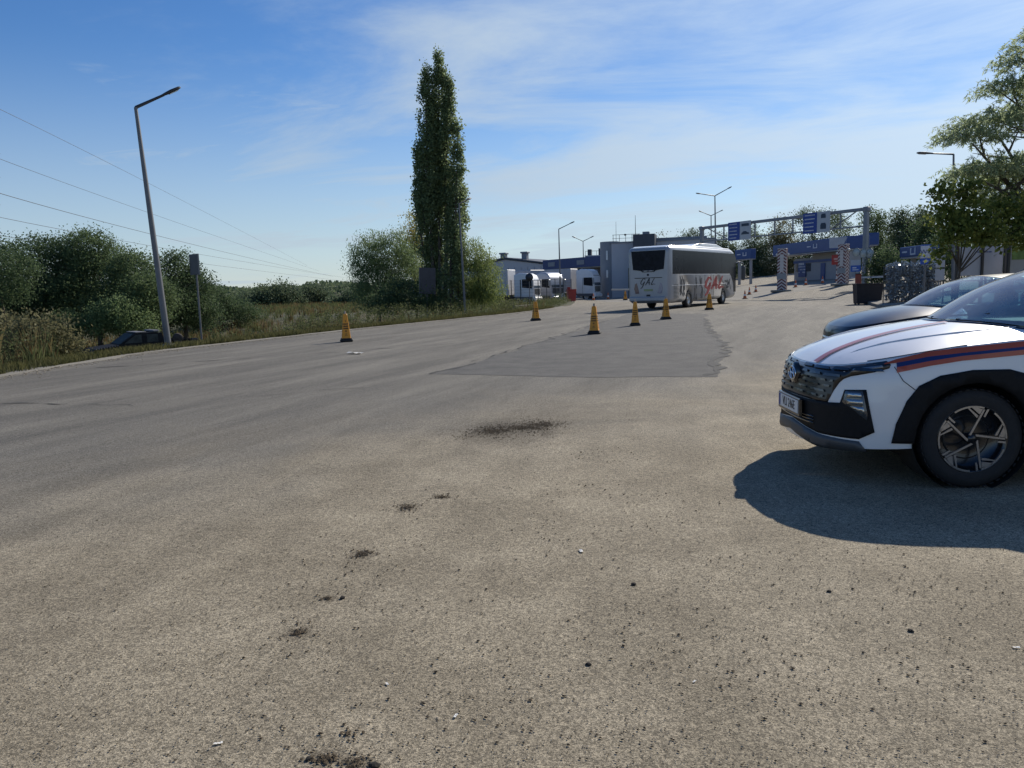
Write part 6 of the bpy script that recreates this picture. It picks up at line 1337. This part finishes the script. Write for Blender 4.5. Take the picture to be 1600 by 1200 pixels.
mb = MB(); mb.box((-0.55, 0.03, 5.1), (0.22, 0.06, 1.1)); mb.box((-0.55, 0.03, 2.9), (0.22, 0.06, 0.9)); mb.build('window', mat('window_bright', (0.5, 0.55, 0.6), 0.1, coat=1.0), root)
mb = MB(); mb.cyl((2.95, -0.6, 7.2), (2.95, -0.6, 9.6), 0.04, 0.02, 8); mb.build('antenna', darkst, root); mb = MB(); mb.cyl((0.3, 2.0, 6.6), (0.3, 2.0, 9.2), 0.03, 0.015, 8); mb.build('antenna', darkst, root)
a = at(915, 430, 122); root = thing('rear_building', 'grey building with rooftop boxes behind the blue canopy', 'building', (a.x, a.y, 0), R(-14))
mb = MB(); mb.box((5, 4, 3.1), (10, 8, 6.2)); mb.build('wall', wallg, root); mb = MB(); mb.box((5, 4, 6.25), (10.2, 8.2, 0.15)); mb.build('parapet', wallw, root)
for x, w, h_ in ((0.6, 0.6, 1.0), (2.9, 1.7, 1.1)): mb = MB(); mb.box((x, 1.0, 6.3+h_/2), (w, 1.0, h_), bev=0.03); mb.build('roof_unit', walld, root)
mb = MB(); mb.tube([(0, 0.2, 7.0), (2.6, 0.2, 7.0)], 0.03, 6); [mb.cyl((x, 0.2, 6.3), (x, 0.2, 7.0), 0.03, n=6) for x in (0, 0.9, 1.8, 2.6)]; mb.build('rail', darkst, root)
# wire fence, kerb and red bin before the lorries
A = at(785, 480, 70); Bq = at(893, 472, 77); root = thing('wire_fence', 'thin wire fence with posts in front of the lorries', 'fence', (A.x, A.y, -0.02)); n = 9
for k in range(n): c = A.lerp(Bq, k/(n-1)); mb = MB(); mb.cyl((c.x-A.x, c.y-A.y, -0.3), (c.x-A.x, c.y-A.y, 2.3), 0.035, n=8); mb.build('post', darkst, root)
mb = MB(); q = Vector((Bq.x-A.x, Bq.y-A.y, 0))
for k in range(8): mb.tube([(0, 0, 0.2+k*0.29), (q.x, q.y, 0.2+k*0.29)], 0.008, 4)
for k in range(60): mb.tube([(q.x*k/59, q.y*k/59, 0.1), (q.x*k/59, q.y*k/59, 2.25)], 0.006, 4)
mb.build('mesh', darkst, root)
a, b = at(802, 487, 59), at(852, 483, 64); mb = MB(); d = (b.xy-a.xy); mb.box((0, 0, 0.07), (d.length, 0.25, 0.22), bev=0.03); o = mb.build('kerb', con_m); o.location = ((a.x+b.x)/2, (a.y+b.y)/2, 0); o.rotation_euler = (0, 0, math.atan2(d.y, d.x)); tag(o, 'short concrete kerb at the weeds before the lorries', 'kerb')
p = at(893, 473, 77); root = thing('waste_bin', 'red upright bin at the end of the wire fence', 'bin', (p.x, p.y, 0.0), 0.2); rd = mat('bin_red', (0.34, 0.035, 0.03), 0.5, var=0.1)
mb = MB(); mb.loft([rrect(0, 0, 0, 0.1, 0.01, 1)] if False else [[(x*0.36, y*0.30, 0.05) for x, y in ((-1, -1), (1, -1), (1, 1), (-1, 1))], [(x*0.42, y*0.36, 1.15) for x, y in ((-1, -1), (1, -1), (1, 1), (-1, 1))]], smooth=False); mb.build('tub', rd, root)
mb = MB(); mb.box((0, 0, 1.20), (0.92, 0.80, 0.12), bev=0.04); mb.box((-0.3, -0.1, 1.36), (0.3, 0.3, 0.22), bev=0.03); mb.build('lid', rd, root); mb = MB(); [mb.cyl((s*0.36, 0.3, 0.09), (s*0.30, 0.3, 0.09), 0.09, n=14) for s in (-1, 1)]; mb.build('wheels', blackm, root)
# ---------------------------------------------------------------- power lines over the field
wm_ = mat('cable', (0.10, 0.11, 0.13), 0.6)
for i, (pts, lb) in enumerate([([(0, 185, 60), (210, 275, 110), (480, 415, 330)], 'uppermost power line crossing the sky at the left'), ([(0, 240, 62), (240, 335, 120), (500, 424, 330)], 'second power line from the top at the left'), ([(0, 277, 50), (245, 368, 95), (520, 432, 300)], 'third and boldest power line at the left'), ([(0, 320, 52), (235, 384, 100), (540, 434, 300)], 'fourth power line, low above the thicket'), ([(0, 357, 54), (240, 402, 105), (545, 440, 300)], 'lowest power line just above the thicket')]):
    A, M_, Bq = [np.array(at(*q)) for q in pts]; A0 = A+(A-M_)*0.6; P = []
    for t in np.linspace(0, 1, 40):
        # quadratic through the three surveyed points
        P.append(A*(1-t)*(1-2*t)+M_*4*t*(1-t)+Bq*t*(2*t-1) if True else A)
    P = [A0]+P; mb = MB(); mb.tube([Vector(q) for q in P], 0.022 if i != 2 else 0.026, 5); tag(mb.build('power_line', wm_), lb, 'cable', 'power lines over the field')

for o in COL.objects:      # small lettering and artwork strokes: too small to pick apart, kept as one piece each
    if o.parent is not None and any(k in o.name for k in ('lettering', 'artwork', 'fascia_sign', 'pictogram', 'twigs', 'mesh')): o['kind'] = 'stuff'
